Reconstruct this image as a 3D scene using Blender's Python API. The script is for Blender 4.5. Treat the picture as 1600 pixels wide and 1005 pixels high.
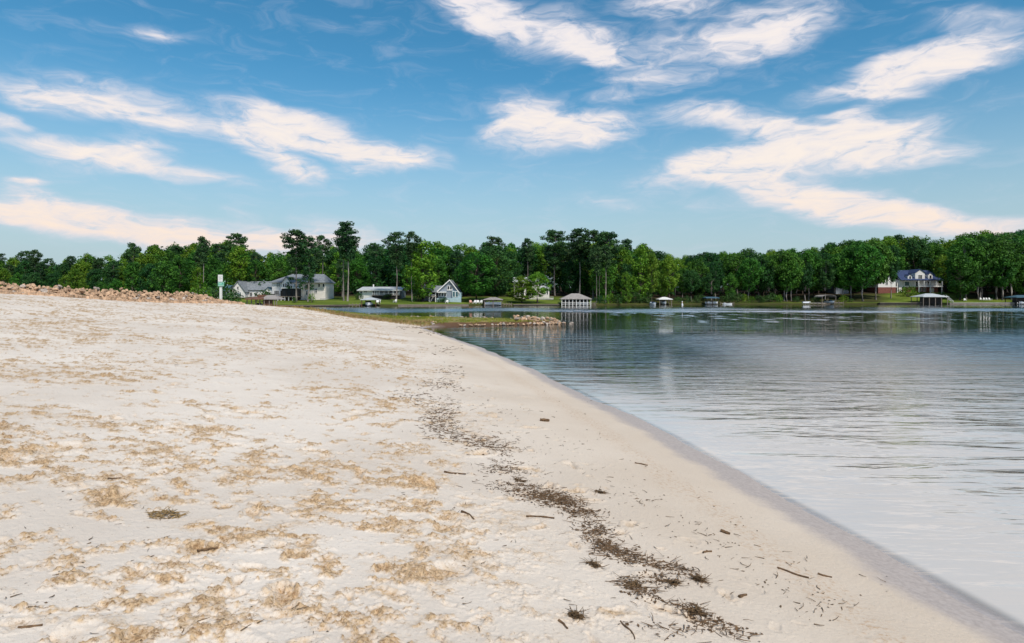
import bpy, math, random
import numpy as np
from mathutils import Vector, Matrix
R = math.radians
random.seed(7)
rng = np.random.default_rng(7)
for o in list(bpy.data.objects):
    bpy.data.objects.remove(o)
SC = bpy.context.scene
COL = SC.collection

# ------------------------------------------------------------------ camera
CAMZ, F, HY = 2.1, 1000.0, 466.0          # eye height over the lake, focal length in photo pixels, horizon row
cam = bpy.data.cameras.new('camera')
cam.sensor_width = 36.0
cam.lens = 36.0 * F / 1600.0
cam.shift_y = -(502.5 - HY) / 1600.0
cam.clip_start, cam.clip_end = 0.05, 6000
camo = bpy.data.objects.new('camera', cam)
COL.objects.link(camo)
camo.location = (0, 0, CAMZ)
camo.rotation_euler = (R(90), 0, 0)
SC.camera = camo

# ------------------------------------------------------------------ light
SUN_EL, SUN_AZ = 50.0, 152.0              # azimuth clockwise from the view direction (+Y): behind and to the right
SC.view_settings.view_transform = 'Standard'
SC.view_settings.look = 'None'
SC.view_settings.gamma = 1.0
SC.view_settings.exposure = 0.55
SC.cycles.max_bounces = 6
SC.cycles.diffuse_bounces = 3
SC.cycles.glossy_bounces = 3
SC.cycles.transparent_max_bounces = 12
sun = bpy.data.lights.new('sun', 'SUN')
sun.energy = 2.5
sun.angle = R(8)
sun.color = (1.0, 0.93, 0.83)
suno = bpy.data.objects.new('sun', sun)
COL.objects.link(suno)
sd = Vector((math.sin(R(SUN_AZ)) * math.cos(R(SUN_EL)), math.cos(R(SUN_AZ)) * math.cos(R(SUN_EL)), math.sin(R(SUN_EL))))
suno.rotation_euler = sd.to_track_quat('Z', 'Y').to_euler()
suno.location = (20, -20, 40)

world = bpy.data.worlds.new('World')
SC.world = world
world.use_nodes = True
wt = world.node_tree
wt.nodes.clear()
world.cycles.sampling_method = 'NONE'
WN, WL = wt.nodes, wt.links

def nd(tree, kind, **kw):
    n = tree.nodes.new(kind)
    for k, v in kw.items():
        if k[0] == 'i' and k[1:].isdigit():
            n.inputs[int(k[1:])].default_value = v
        else:
            setattr(n, k, v)
    return n
def wmath(op, a, b=None, clamp=False, c=None):
    n = nd(wt, 'ShaderNodeMath', operation=op, use_clamp=clamp)
    for i, v in enumerate((a, b, c)):
        if v is None:
            continue
        if isinstance(v, (int, float)):
            n.inputs[i].default_value = v
        else:
            WL.new(v, n.inputs[i])
    return n.outputs[0]
def wsmooth(v, lo, hi):
    n = nd(wt, 'ShaderNodeMapRange', interpolation_type='SMOOTHSTEP')
    WL.new(v, n.inputs[0])
    n.inputs[1].default_value, n.inputs[2].default_value = lo, hi
    return n.outputs[0]

sky = nd(wt, 'ShaderNodeTexSky', sky_type='NISHITA', sun_disc=False)
sky.sun_elevation = R(SUN_EL)
sky.sun_rotation = R(SUN_AZ)
sky.altitude = 100
sky.air_density = 1.0
sky.dust_density = 0.15
sky.ozone_density = 2.0
hs = nd(wt, 'ShaderNodeHueSaturation')
hs.inputs['Saturation'].default_value = 1.34
hs.inputs['Hue'].default_value = 0.484
hs.inputs['Value'].default_value = 0.97
WL.new(sky.outputs[0], hs.inputs['Color'])
bg_sky = nd(wt, 'ShaderNodeBackground')
bg_sky.inputs[1].default_value = 0.088


tc = nd(wt, 'ShaderNodeTexCoord')
sep = nd(wt, 'ShaderNodeSeparateXYZ')
WL.new(tc.outputs['Generated'], sep.inputs[0])
dx, dy, dz = sep.outputs
az = wmath('ARCTAN2', dx, dy)
el = wmath('ARCSINE', dz)
ae = nd(wt, 'ShaderNodeCombineXYZ')
hz = nd(wt, 'ShaderNodeMix', data_type='RGBA')                 # haze thickens toward the horizon
WL.new(wsmooth(el, 0.34, -0.02), hz.inputs['Factor'])
WL.new(hs.outputs[0], hz.inputs['A'])
hz.inputs['B'].default_value = (3.3, 4.3, 4.8, 1)
WL.new(hz.outputs['Result'], bg_sky.inputs[0])
WL.new(az, ae.inputs[0]); WL.new(el, ae.inputs[1])
def wnoise(vec, scl, detail, rough, offs=(0, 0, 0), rot=0.0, dist=0.0):
    m = nd(wt, 'ShaderNodeMapping')
    m.inputs['Location'].default_value = offs
    m.inputs['Rotation'].default_value = (0, 0, rot)
    m.inputs['Scale'].default_value = scl
    WL.new(vec, m.inputs[0])
    n = nd(wt, 'ShaderNodeTexNoise', noise_dimensions='2D')
    n.inputs['Scale'].default_value = 1.0
    n.inputs['Detail'].default_value = detail
    n.inputs['Roughness'].default_value = rough
    n.inputs['Distortion'].default_value = dist
    WL.new(m.outputs[0], n.inputs['Vector'])
    return n
# warp the sky coordinates so that the cloud banks fray
wn = wnoise(ae.outputs[0], (7, 16, 1), 3, 0.55, (3.1, 1.7, 0))
wv = nd(wt, 'ShaderNodeVectorMath', operation='SUBTRACT'); wv.inputs[1].default_value = (0.5, 0.5, 0.5)
WL.new(wn.outputs['Color'], wv.inputs[0])
wm = nd(wt, 'ShaderNodeVectorMath', operation='MULTIPLY'); wm.inputs[1].default_value = (0.10, 0.030, 0)
WL.new(wv.outputs[0], wm.inputs[0])
wa = nd(wt, 'ShaderNodeVectorMath', operation='ADD')
WL.new(ae.outputs[0], wa.inputs[0]); WL.new(wm.outputs[0], wa.inputs[1])
warped = wa.outputs[0]
# banks of cloud: photo column, row, half width, half height, fall to the right in degrees, weight
CLOUDS = [
 (735,10,110,30,14,1.1),(830,45,130,40,10,1.0),(930,80,85,24,12,1.1),(1040,2,110,22,4,1.0),(1060,60,150,50,0,.50),(1210,45,105,40,-6,1.25),
 (1500,85,170,36,-11,1.15),(1340,128,130,20,-9,1.1),(1440,105,130,30,-12,.8),(1490,25,100,18,6,.55),(1100,110,260,50,-4,.34),
 (840,178,95,30,16,1.1),(870,210,150,28,-4,1.15),(950,195,70,26,-8,.6),(800,190,70,22,6,.7),
 (1125,182,110,20,10,1.1),(1210,192,70,14,0,.6),(1318,184,45,18,-12,1.0),
 (1270,225,220,34,-3,1.15),(1130,258,200,30,-9,1.15),(1380,240,150,34,4,1.1),(1200,290,170,34,20,1.1),(1310,318,180,34,17,1.1),(1430,345,190,26,9,.95),(1540,352,160,18,4,.7),(1480,240,150,20,0,.4),
 (50,152,130,24,12,1.1),(190,176,140,18,10,1.0),(290,188,160,16,9,.6),(440,200,110,34,12,1.0),(520,222,120,32,18,1.15),(630,246,85,20,3,1.3),(120,125,180,16,4,.45),(280,165,200,40,8,.40),
 (110,238,130,22,4,1.2),(210,252,120,16,10,.8),(235,230,75,18,6,1.0),(330,275,110,14,8,.7),(430,252,90,22,22,1.1),(470,268,50,16,10,.6),
 (40,310,90,34,14,1.0),(110,318,80,18,10,.7),(0,192,50,16,0,1.0),(30,274,70,7,0,.7),
 (120,350,280,26,3,1.3),(330,372,260,30,4,1.25),(470,378,150,20,3,.8),(40,340,120,16,2,.6),(540,358,100,18,8,.75),(360,330,60,10,12,.4),
 (230,50,100,14,-3,.75),(545,272,50,10,-4,.6),(510,40,60,9,8,.4),(935,100,30,8,-6,.9),
 (950,320,80,12,14,.5),(1120,322,120,14,8,.5),(1010,125,70,10,0,.6),(980,150,80,9,-4,.5),(1400,150,60,10,8,.5)]
field = None
for (cx, cy, hw, hh, ang, wgt) in CLOUDS:
    u = (cx - 800) / F
    a0 = math.atan(u)
    c = math.cos(a0)
    e0 = math.atan((HY - cy) / F * c)
    mp = nd(wt, 'ShaderNodeMapping', vector_type='TEXTURE')
    mp.inputs['Location'].default_value = (a0, e0, 0)
    mp.inputs['Rotation'].default_value = (0, 0, -R(ang))
    mp.inputs['Scale'].default_value = (hw * 1.22 / F * c * c, hh * 1.34 / F * c, 1)
    WL.new(warped, mp.inputs[0])
    gd = nd(wt, 'ShaderNodeTexGradient', gradient_type='SPHERICAL')
    WL.new(mp.outputs[0], gd.inputs[0])
    field = wmath('MULTIPLY', gd.outputs['Fac'], wgt) if field is None else wmath('MULTIPLY_ADD', gd.outputs['Fac'], wgt, False, field)
field = wmath('MINIMUM', field, 1.25)
# rest of the sky, unseen: same kind of cloud, thickened to whiten lake and sand
zz = wmath('ADD', wmath('ABSOLUTE', dz), 0.12)
pl = nd(wt, 'ShaderNodeCombineXYZ')
WL.new(wmath('DIVIDE', dx, zz), pl.inputs[0]); WL.new(wmath('DIVIDE', dy, zz), pl.inputs[1])
gen = wnoise(pl.outputs[0], (0.75, 1.5, 1), 5, 0.55, (2.0, 5.0, 0), 0.3, 0.4)
genv = wmath('MULTIPLY', wsmooth(gen.outputs['Fac'], 0.43, 0.70), 1.0)
outside = wmath('MAXIMUM', wsmooth(wmath('ABSOLUTE', az), 0.74, 0.95), wsmooth(el, 0.46, 0.60))
field = wmath('ADD', field, wmath('MULTIPLY', genv, outside))
f1 = wnoise(warped, (13, 44, 1), 6, 0.62, (0.3, 0.9, 0), 0.12, 0.5)
f2 = wnoise(warped, (34, 120, 1), 4, 0.6, (4.3, 2.9, 0), 0.18, 0.6)
fr = wmath('ADD', wmath('MULTIPLY', wmath('SUBTRACT', f1.outputs['Fac'], 0.5), 1.65), wmath('MULTIPLY', wmath('SUBTRACT', f2.outputs['Fac'], 0.5), 0.75))
dens0 = wmath('MULTIPLY', field, wmath('ADD', 0.95, fr))
dens0 = wmath('ADD', dens0, wmath('MULTIPLY', fr, 0.10))
dens = wsmooth(dens0, 0.05, 1.15)
veil = wsmooth(f1.outputs['Fac'], 0.45, 0.85)
dens = wmath('MAXIMUM', dens, wmath('MULTIPLY', veil, 0.20))
above = wsmooth(dz, -0.02, 0.03)
dens = wmath('MULTIPLY', wmath('MULTIPLY', dens, above), 0.96)
cr = nd(wt, 'ShaderNodeValToRGB')
el_n = wmath('MULTIPLY', el, 1 / 0.42, True)
WL.new(el_n, cr.inputs[0])
cr.color_ramp.elements[0].position = 0.10; cr.color_ramp.elements[0].color = (1.0, 0.80, 0.66, 1)
cr.color_ramp.elements[1].position = 1.0; cr.color_ramp.elements[1].color = (0.98, 0.90, 0.87, 1)
e = cr.color_ramp.elements.new(0.45); e.color = (1.0, 0.89, 0.80, 1)
thin = nd(wt, 'ShaderNodeMix', data_type='RGBA')
thin.inputs['A'].default_value = (0.70, 0.72, 0.84, 1)
WL.new(wsmooth(dens0, 0.05, 1.75), thin.inputs['Factor'])
WL.new(cr.outputs[0], thin.inputs['B'])
bg_cl = nd(wt, 'ShaderNodeBackground')
bg_cl.inputs[1].default_value = 0.68
WL.new(thin.outputs['Result'], bg_cl.inputs[0])
wmix = nd(wt, 'ShaderNodeMixShader')
WL.new(dens, wmix.inputs[0]); WL.new(bg_sky.outputs[0], wmix.inputs[1]); WL.new(bg_cl.outputs[0], wmix.inputs[2])
wo = nd(wt, 'ShaderNodeOutputWorld')
WL.new(wmix.outputs[0], wo.inputs[0])

# ------------------------------------------------------------------ helpers
def smooth(a, b, x):
    t = np.clip((np.asarray(x, float) - a) / (b - a), 0, 1)
    return t * t * (3 - 2 * t)
def h2(i, j, k):
    n = (i.astype(np.int64) * 374761393 + j.astype(np.int64) * 668265263 + k * 1442695041) & 0x7fffffff
    n = ((n ^ (n >> 13)) * 1274126177) & 0x7fffffff
    n = ((n ^ (n >> 16)) * 668265263) & 0x7fffffff
    return ((n ^ (n >> 15)) & 0xffffff) / float(0xffffff)
def vn(x, y, k=0):
    xi, yi = np.floor(x), np.floor(y)
    fx, fy = x - xi, y - yi
    fx, fy = fx * fx * (3 - 2 * fx), fy * fy * (3 - 2 * fy)
    a, b = h2(xi, yi, k), h2(xi + 1, yi, k)
    c, d = h2(xi, yi + 1, k), h2(xi + 1, yi + 1, k)
    return (a * (1 - fx) + b * fx) * (1 - fy) + (c * (1 - fx) + d * fx) * fy
def fbm(x, y, k=0, octv=4, g=0.5):
    s, a, t = 0, 1.0, 0
    for o in range(octv):
        s = s + a * vn(x * 2 ** o + 17.3 * o, y * 2 ** o - 9.1 * o, k + o)
        t += a
        a *= g
    return s / t

def tag(o, label=None, cat=None, group=None, kind=None):
    for k, v in (('label', label), ('category', cat), ('group', group), ('kind', kind)):
        if v:
            o[k] = v
    return o
def mesh_obj(name, verts, faces, m=None, parent=None, smooth_sh=False, loc=None):
    me = bpy.data.meshes.new(name)
    v = np.asarray(verts, np.float32)
    me.vertices.add(len(v))
    me.vertices.foreach_set('co', v.ravel())
    if isinstance(faces, np.ndarray):
        nf, k = faces.shape
        me.loops.add(nf * k)
        me.loops.foreach_set('vertex_index', faces.astype(np.int32).ravel())
        me.polygons.add(nf)
        me.polygons.foreach_set('loop_start', np.arange(0, nf * k, k, dtype=np.int32))
        me.polygons.foreach_set('loop_total', np.full(nf, k, np.int32))
        if smooth_sh:
            me.polygons.foreach_set('use_smooth', np.ones(nf, bool))
        me.update(calc_edges=True)
    else:
        me.clear_geometry()
        me.from_pydata([tuple(map(float, p)) for p in v], [], [tuple(int(i) for i in f) for f in faces])
        if smooth_sh:
            for p in me.polygons: p.use_smooth = True
    o = bpy.data.objects.new(name, me)
    COL.objects.link(o)
    if m is not None:
        me.materials.append(m)
    if parent is not None:
        o.parent = parent
    if loc is not None:
        o.location = loc
    return o
def empty(name, loc, rz=0.0):
    o = bpy.data.objects.new(name, None)
    COL.objects.link(o)
    o.location = loc
    o.rotation_euler = (0, 0, rz)
    return o
def copy_tree(o, parent=None):
    c = o.copy()
    COL.objects.link(c)
    c.parent = parent
    for ch in o.children:
        copy_tree(ch, c)
    return c
class MB:
    def __init__(s):
        s.v, s.f = [], []
    def add(s, vs, fs):
        n = len(s.v)
        s.v += [tuple(p) for p in vs]
        s.f += [tuple(i + n for i in f) for f in fs]
        return s
    def box(s, x0, x1, y0, y1, z0, z1):
        return s.add([(x0,y0,z0),(x1,y0,z0),(x1,y1,z0),(x0,y1,z0),(x0,y0,z1),(x1,y0,z1),(x1,y1,z1),(x0,y1,z1)],
                     [(0,3,2,1),(4,5,6,7),(0,1,5,4),(1,2,6,5),(2,3,7,6),(3,0,4,7)])
    def slab(s, quad, t, n=(0,0,1)):
        n = Vector(n).normalized() * t
        q = [Vector(p) for p in quad]
        k = len(q)
        return s.add(q + [p - n for p in q], [tuple(range(k)), tuple(reversed(range(k, 2*k)))] + [(i, i + k, (i+1) % k + k, (i+1) % k) for i in range(k)])
    def beam(s, a, b, r, n=6, r2=None):
        a, b = Vector(a), Vector(b)
        d = (b - a).normalized()
        q = d.to_track_quat('Z', 'Y')
        r2 = r if r2 is None else r2
        vs = [a + q @ Vector((r*math.cos(6.2832*i/n), r*math.sin(6.2832*i/n), 0)) for i in range(n)]
        vs += [b + q @ Vector((r2*math.cos(6.2832*i/n), r2*math.sin(6.2832*i/n), 0)) for i in range(n)]
        return s.add(vs, [(i, (i+1) % n, (i+1) % n + n, i + n) for i in range(n)] + [tuple(reversed(range(n))), tuple(range(n, 2*n))])
    def gable_x(s, x0, x1, y0, y1, ze, zr, ov=0.0):      # solid prism, ridge along x
        ym = (y0 + y1) / 2
        return s.add([(x0,y0,ze),(x1,y0,ze),(x1,y1,ze),(x0,y1,ze),(x0,ym,zr),(x1,ym,zr)], [(0,3,2,1),(0,1,5,4),(2,3,4,5),(3,0,4),(1,2,5)])
    def gable_y(s, x0, x1, y0, y1, ze, zr):              # solid prism, ridge along y
        xm = (x0 + x1) / 2
        return s.add([(x0,y0,ze),(x1,y0,ze),(x1,y1,ze),(x0,y1,ze),(xm,y0,zr),(xm,y1,zr)], [(0,3,2,1),(0,1,4),(1,2,5,4),(2,3,5),(3,0,4,5)])
    def hip(s, x0, x1, y0, y1, ze, zr, rx0, rx1, th=0.18):
        ym = (y0 + y1) / 2
        vs = [(x0,y0,ze),(x1,y0,ze),(x1,y1,ze),(x0,y1,ze),(rx0,ym,zr),(rx1,ym,zr)]
        s.add(vs, [(0,1,5,4),(1,2,5),(2,3,4,5),(3,0,4),(0,3,2,1)])
        return s.box(x0, x1, y0, y1, ze - th, ze - 0.002)
    def roofslope(s, p, th=0.16):
        a, b, c = [Vector(q) for q in p[:3]]
        n = (b - a).cross(c - a)
        if n.z < 0: n = -n
        return s.slab(p, th, n)
    def build(s, name, m, parent=None, loc=None):
        return mesh_obj(name, s.v, s.f, m, parent, loc=loc)

# ------------------------------------------------------------------ materials
def newmat(name):
    m = bpy.data.materials.new(name)
    m.use_nodes = True
    t = m.node_tree
    b = t.nodes['Principled BSDF']
    return m, t, b
def N(t, kind, **kw):
    return nd(t, kind, **kw)
def link(t, a, b): t.links.new(a, b)
def tmath(t, op, a, b=None, clamp=False, c=None):
    n = nd(t, 'ShaderNodeMath', operation=op, use_clamp=clamp)
    for i, v in enumerate((a, b, c)):
        if v is None: continue
        if isinstance(v, (int, float)): n.inputs[i].default_value = v
        else: t.links.new(v, n.inputs[i])
    return n.outputs[0]
def tnoise(t, scale, detail=4, rough=.55, coord='Object', scl=(1,1,1), dist=0.0):
    c = N(t, 'ShaderNodeTexCoord')
    m = N(t, 'ShaderNodeMapping'); m.inputs['Scale'].default_value = scl
    link(t, c.outputs[coord], m.inputs[0])
    n = N(t, 'ShaderNodeTexNoise')
    n.inputs['Scale'].default_value = scale
    n.inputs['Detail'].default_value = detail
    n.inputs['Roughness'].default_value = rough
    n.inputs['Distortion'].default_value = dist
    link(t, m.outputs[0], n.inputs['Vector'])
    return n
def tmix(t, fac, a, b):
    n = N(t, 'ShaderNodeMix', data_type='RGBA')
    for s, v in (('Factor', fac), ('A', a), ('B', b)):
        if isinstance(v, (int, float)): n.inputs[s].default_value = v
        elif isinstance(v, tuple): n.inputs[s].default_value = (*v, 1) if len(v) == 3 else v
        else: link(t, v, n.inputs[s])
    return n.outputs['Result']
def ramp(t, v, lo, hi):
    n = N(t, 'ShaderNodeMapRange', interpolation_type='SMOOTHSTEP')
    link(t, v, n.inputs[0]); n.inputs[1].default_value = lo; n.inputs[2].default_value = hi
    return n.outputs[0]
def plain(name, col, rough=.75, var=.22, scale=3.0, scl=(1,1,1), metal=0.0, spec=.3, bump=0.0, objvar=0.0):
    m, t, b = newmat(name)
    n = tnoise(t, scale, 5, .6, 'Object', scl)
    c = tmix(t, ramp(t, n.outputs['Fac'], .3, .7), tuple(x * (1 - var) for x in col), tuple(min(1, x * (1 + var)) for x in col))
    if objvar:
        oi = N(t, 'ShaderNodeObjectInfo')
        h = N(t, 'ShaderNodeHueSaturation')
        link(t, c, h.inputs['Color'])
        link(t, tmath(t, 'MULTIPLY_ADD', oi.outputs['Random'], objvar * 2, False, 1 - objvar), h.inputs['Value'])
        c = h.outputs[0]
    link(t, c, b.inputs['Base Color'])
    b.inputs['Roughness'].default_value = rough
    b.inputs['Metallic'].default_value = metal
    b.inputs['Specular IOR Level'].default_value = spec
    if bump:
        bp = N(t, 'ShaderNodeBump'); bp.inputs['Strength'].default_value = bump; bp.inputs['Distance'].default_value = .05
        link(t, n.outputs['Fac'], bp.inputs['Height']); link(t, bp.outputs[0], b.inputs['Normal'])
    return m
def siding(name, col, pitch=.2, rough=.6):
    m, t, b = newmat(name)
    c = N(t, 'ShaderNodeTexCoord'); sp = N(t, 'ShaderNodeSeparateXYZ'); link(t, c.outputs['Object'], sp.inputs[0])
    fr = tmath(t, 'FRACT', tmath(t, 'DIVIDE', sp.outputs[2], pitch))
    bp = N(t, 'ShaderNodeBump'); bp.inputs['Distance'].default_value = .03
    link(t, fr, bp.inputs['Height']); link(t, bp.outputs[0], b.inputs['Normal'])
    n = tnoise(t, 1.5, 4)
    link(t, tmix(t, n.outputs['Fac'], tuple(x * .85 for x in col), tuple(min(1, x * 1.1) for x in col)), b.inputs['Base Color'])
    b.inputs['Roughness'].default_value = rough
    b.inputs['Specular IOR Level'].default_value = .25
    return m
def foliage(name, dark, light, objv=.2, huev=.014):
    m, t, b = newmat(name)
    oi = N(t, 'ShaderNodeObjectInfo')
    n = tnoise(t, .45, 3, .6)
    c = tmix(t, ramp(t, n.outputs['Fac'], .35, .65), dark, light)
    h = N(t, 'ShaderNodeHueSaturation')
    link(t, c, h.inputs['Color'])
    link(t, tmath(t, 'MULTIPLY_ADD', oi.outputs['Random'], 2 * objv, False, 1 - objv), h.inputs['Value'])
    w = N(t, 'ShaderNodeTexWhiteNoise', noise_dimensions='1D'); link(t, oi.outputs['Random'], w.inputs['W'])
    link(t, tmath(t, 'MULTIPLY_ADD', w.outputs['Value'], 2 * huev, False, .5 - huev), h.inputs['Hue'])
    link(t, h.outputs[0], b.inputs['Base Color'])
    b.inputs['Roughness'].default_value = .6
    b.inputs['Specular IOR Level'].default_value = .25
    tr = N(t, 'ShaderNodeBsdfTranslucent'); link(t, h.outputs[0], tr.inputs[0])
    mx = N(t, 'ShaderNodeMixShader'); mx.inputs[0].default_value = .28
    link(t, b.outputs[0], mx.inputs[1]); link(t, tr.outputs[0], mx.inputs[2])
    link(t, mx.outputs[0], t.nodes['Material Output'].inputs[0])
    return m
M = {}
M['white'] = siding('white_siding', (.84, .82, .80))
M['greywhite'] = siding('grey_white_siding', (.80, .79, .78))
M['cream'] = siding('cream_siding', (.80, .74, .69))
M['bluegrey'] = siding('blue_grey_siding', (.26, .30, .35))
M['paleblue'] = siding('pale_blue_siding', (.42, .55, .60))
M['trim'] = plain('white_trim', (.78, .77, .75), .5, .06)
M['greyroof'] = plain('grey_shingle', (.20, .22, .24), .85, .25, 2.0)
M['lightroof'] = plain('light_metal_roof', (.50, .52, .53), .45, .12, 1.0)
M['tanroof'] = plain('tan_shingle', (.30, .27, .25), .85, .2, 2.0)
M['brownroof'] = plain('brown_shingle', (.17, .085, .055), .85, .3, 2.0)
M['blueroof'] = plain('blue_shingle', (.035, .055, .13), .7, .25, 2.0)
M['tealroof'] = plain('teal_roof', (.06, .12, .16), .6, .2, 1.0)
M['glass'] = plain('window_glass', (.015, .02, .025), .08, .3, 1.0, spec=.6)
M['tealglass'] = plain('teal_window_glass', (.03, .10, .12), .06, .3, 1.0, spec=.8)
M['screen'] = plain('dark_porch_screen', (.012, .014, .018), .5, .3, 1.0)
M['dark'] = plain('dark_wood', (.03, .026, .024), .8, .3, 2.0)
M['wood'] = plain('weathered_wood', (.22, .18, .15), .85, .3, 3.0, (1, 6, 1))
M['brownwood'] = plain('brown_wood', (.13, .07, .045), .8, .3, 3.0)
M['brick'] = plain('brick', (.20, .075, .06), .85, .3, 5.0)
M['concrete'] = plain('concrete', (.50, .48, .45), .85, .15, 2.0)
M['post'] = plain('white_post', (.74, .73, .70), .55, .08)
M['signgreen'] = plain('green_sign_paint', (.0, .30, .18), .4, .06)
M['boatwhite'] = plain('boat_gelcoat', (.75, .77, .80), .25, .05, spec=.5)
M['boatblue'] = plain('blue_boat_cover', (.05, .16, .36), .6, .15)
M['black'] = plain('black_rubber', (.012, .012, .014), .6, .2)
M['chair'] = plain('white_chair_paint', (.80, .79, .77), .5, .05)
M['pinkchair'] = plain('faded_pink_chair_paint', (.62, .32, .25), .5, .1)
M['bark'] = plain('bark', (.085, .065, .052), .95, .35, 1.5, (4, 4, .6), bump=.5, objvar=.3)
M['palebark'] = plain('pale_bark', (.24, .21, .19), .95, .3, 1.5, (4, 4, .6), bump=.4, objvar=.25)
M['rock'] = plain('tan_rock', (.40, .265, .17), .92, .5, 3.0, bump=.6, objvar=.35)
M['greyrock'] = plain('grey_rock', (.38, .32, .27), .92, .4, 5.0, bump=.6, objvar=.35)
M['twig'] = plain('dry_twig', (.135, .082, .044), .95, .5, 40)
M['weed'] = plain('dry_weed', (.12, .075, .038), .95, .5, 25)
M['drygrass'] = plain('dry_grass', (.30, .20, .09), .9, .4, 1.2)
M['oak'] = foliage('oak_leaves', (.020, .085, .010), (.080, .23, .022))
M['oak2'] = foliage('fresh_leaves', (.06, .16, .010), (.18, .31, .025))
M['deep'] = foliage('deep_green_leaves', (.012, .058, .015), (.045, .145, .028))
M['pine'] = foliage('pine_needles', (.016, .062, .020), (.065, .145, .04), .2, .02)
M['bush'] = foliage('shrub_leaves', (.025, .075, .014), (.07, .15, .03))

# ------------------------------------------------------------------ the beach and the spit
def wl(px, py):                       # a pixel on the lake surface
    d = CAMZ * F / (py - HY)
    return ((px - 800) / F * d, d)
NEAR = [wl(*p) for p in ((1600,988),(1500,932),(1400,877),(1300,822),(1200,767),(1120,722),(1050,682),(980,648),(900,611),(850,586),(800,563),(745,541),(700,526),(675,517),(660,513))]
POLY = [(4.6, -40), (4.2, -12), (3.75, -2), (3.5, 2.0)] + NEAR + [wl(672, 511), (-4.5, 48.2), (-2.6, 48.6), (-.6, 49.3), (1.4, 50.2), (3.2, 51.4), (3.9, 53.0), (3.4, 54.6),
        (1.0, 56.2), (-3.0, 57.4), (-8.0, 60.5), (-13, 65), (-19, 71), (-27, 79), (-40, 88), (-70, 98), (-120, 95), (-150, 60), (-150, -40)]
PA = np.array(POLY); PB = np.roll(PA, -1, axis=0)
def sdist(x, y):
    x = np.asarray(x, float); y = np.asarray(y, float)
    best = np.full(x.shape, 1e9); inside = np.zeros(x.shape, bool)
    for (ax, ay), (bx, by) in zip(PA, PB):
        ex, ey = bx - ax, by - ay
        wx, wy = x - ax, y - ay
        t = np.clip((wx * ex + wy * ey) / (ex * ex + ey * ey), 0, 1)
        best = np.minimum(best, (wx - t * ex) ** 2 + (wy - t * ey) ** 2)
        cond = ((ay > y) != (by > y))
        with np.errstate(divide='ignore', invalid='ignore'):
            xi = ex * (y - ay) / (ey if ey else 1e-9) + ax
        inside ^= cond & (x < xi)
    return np.where(inside, 1, -1) * np.sqrt(best)
ROCKLINE = [(-60, 14), (-42, 25), (-29.2, 36.0), (-26.5, 39.5), (-25.0, 43), (-23.8, 47), (-22.6, 51.5), (-22.3, 54)]
RL = np.array(ROCKLINE)
def rockq(x, y):                      # distance beyond the rock line, positive on the land side
    best = np.full(np.shape(x), 1e9); sg = np.zeros(np.shape(x))
    for (ax, ay), (bx, by) in zip(RL[:-1], RL[1:]):
        ex, ey = bx - ax, by - ay
        wx, wy = x - ax, y - ay
        t = np.clip((wx * ex + wy * ey) / (ex * ex + ey * ey), 0, 1)
        d = (wx - t * ex) ** 2 + (wy - t * ey) ** 2
        m = d < best
        best = np.where(m, d, best)
        sg = np.where(m, np.sign(ex * wy - ey * wx), sg)
    return sg * np.sqrt(best)
def base_h(x, y, s=None):
    x = np.asarray(x, float); y = np.asarray(y, float)
    s = sdist(x, y) if s is None else s
    s = s + 0.10 * (fbm(x * .8, y * .8, 3, 3) - .5) * smooth(0, .6, np.abs(s)) + .16 * (vn(x * .9, y * .9, 9) - .5) + .05 * (fbm(x * 4, y * 4, 14, 3) - .5)
    z = np.where(s < 0, .13 * s, .115 * np.minimum(s, 4) + .098 * np.maximum(s - 4, 0))
    z = np.where(s > 22, z - .03 * (s - 22), z)
    z = np.maximum(z, -2.2)
    q = rockq(x, y)
    z = z - .16 * np.maximum(q - 2.0, 0) * (x < -18) * (s > 0)
    spit = smooth(46.5, 48.2, y) * smooth(-16, -6, x)      # low cut bank along the grassy point
    z = np.where(s > 0, z * (1 - spit) + spit * (.24 * smooth(.05, .45, s) + .05 * np.minimum(s, 4.5)), z)
    z = np.maximum(z, -2.2)
    return z + .035 * (fbm(x * .35, y * .35, 21, 3) - .5) * smooth(.5, 3, s)
def cell_pits(x, y, size, prob, k, ar=2.2, rad=.3, depth=.04):
    h = np.zeros_like(x); msk = np.zeros_like(x)
    gx, gy = np.floor(x / size), np.floor(y / size)
    for i in (-1, 0, 1):
        for j in (-1, 0, 1):
            cx, cy = gx + i, gy + j
            ex = h2(cx, cy, k)
            px = (cx + .15 + .7 * h2(cx, cy, k + 1)) * size
            py = (cy + .15 + .7 * h2(cx, cy, k + 2)) * size
            a = h2(cx, cy, k + 3) * 6.2832
            r = size * rad * (.55 + .6 * h2(cx, cy, k + 4))
            dx_, dy_ = x - px, y - py
            u = (dx_ * np.cos(a) + dy_ * np.sin(a)) / (r * math.sqrt(ar))
            v = (-dx_ * np.sin(a) + dy_ * np.cos(a)) / (r / math.sqrt(ar))
            q = np.sqrt(u * u + v * v)
            on = (ex < prob) * (.4 + .6 * h2(cx, cy, k + 5))
            pit = np.exp(-(q / .85) ** 4)
            rim = np.exp(-((q - 1.25) / .28) ** 2)
            h += on * depth * (-pit + .55 * rim)
            msk = np.maximum(msk, on * (pit * .9 + rim * .45))
    return h, msk
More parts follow.
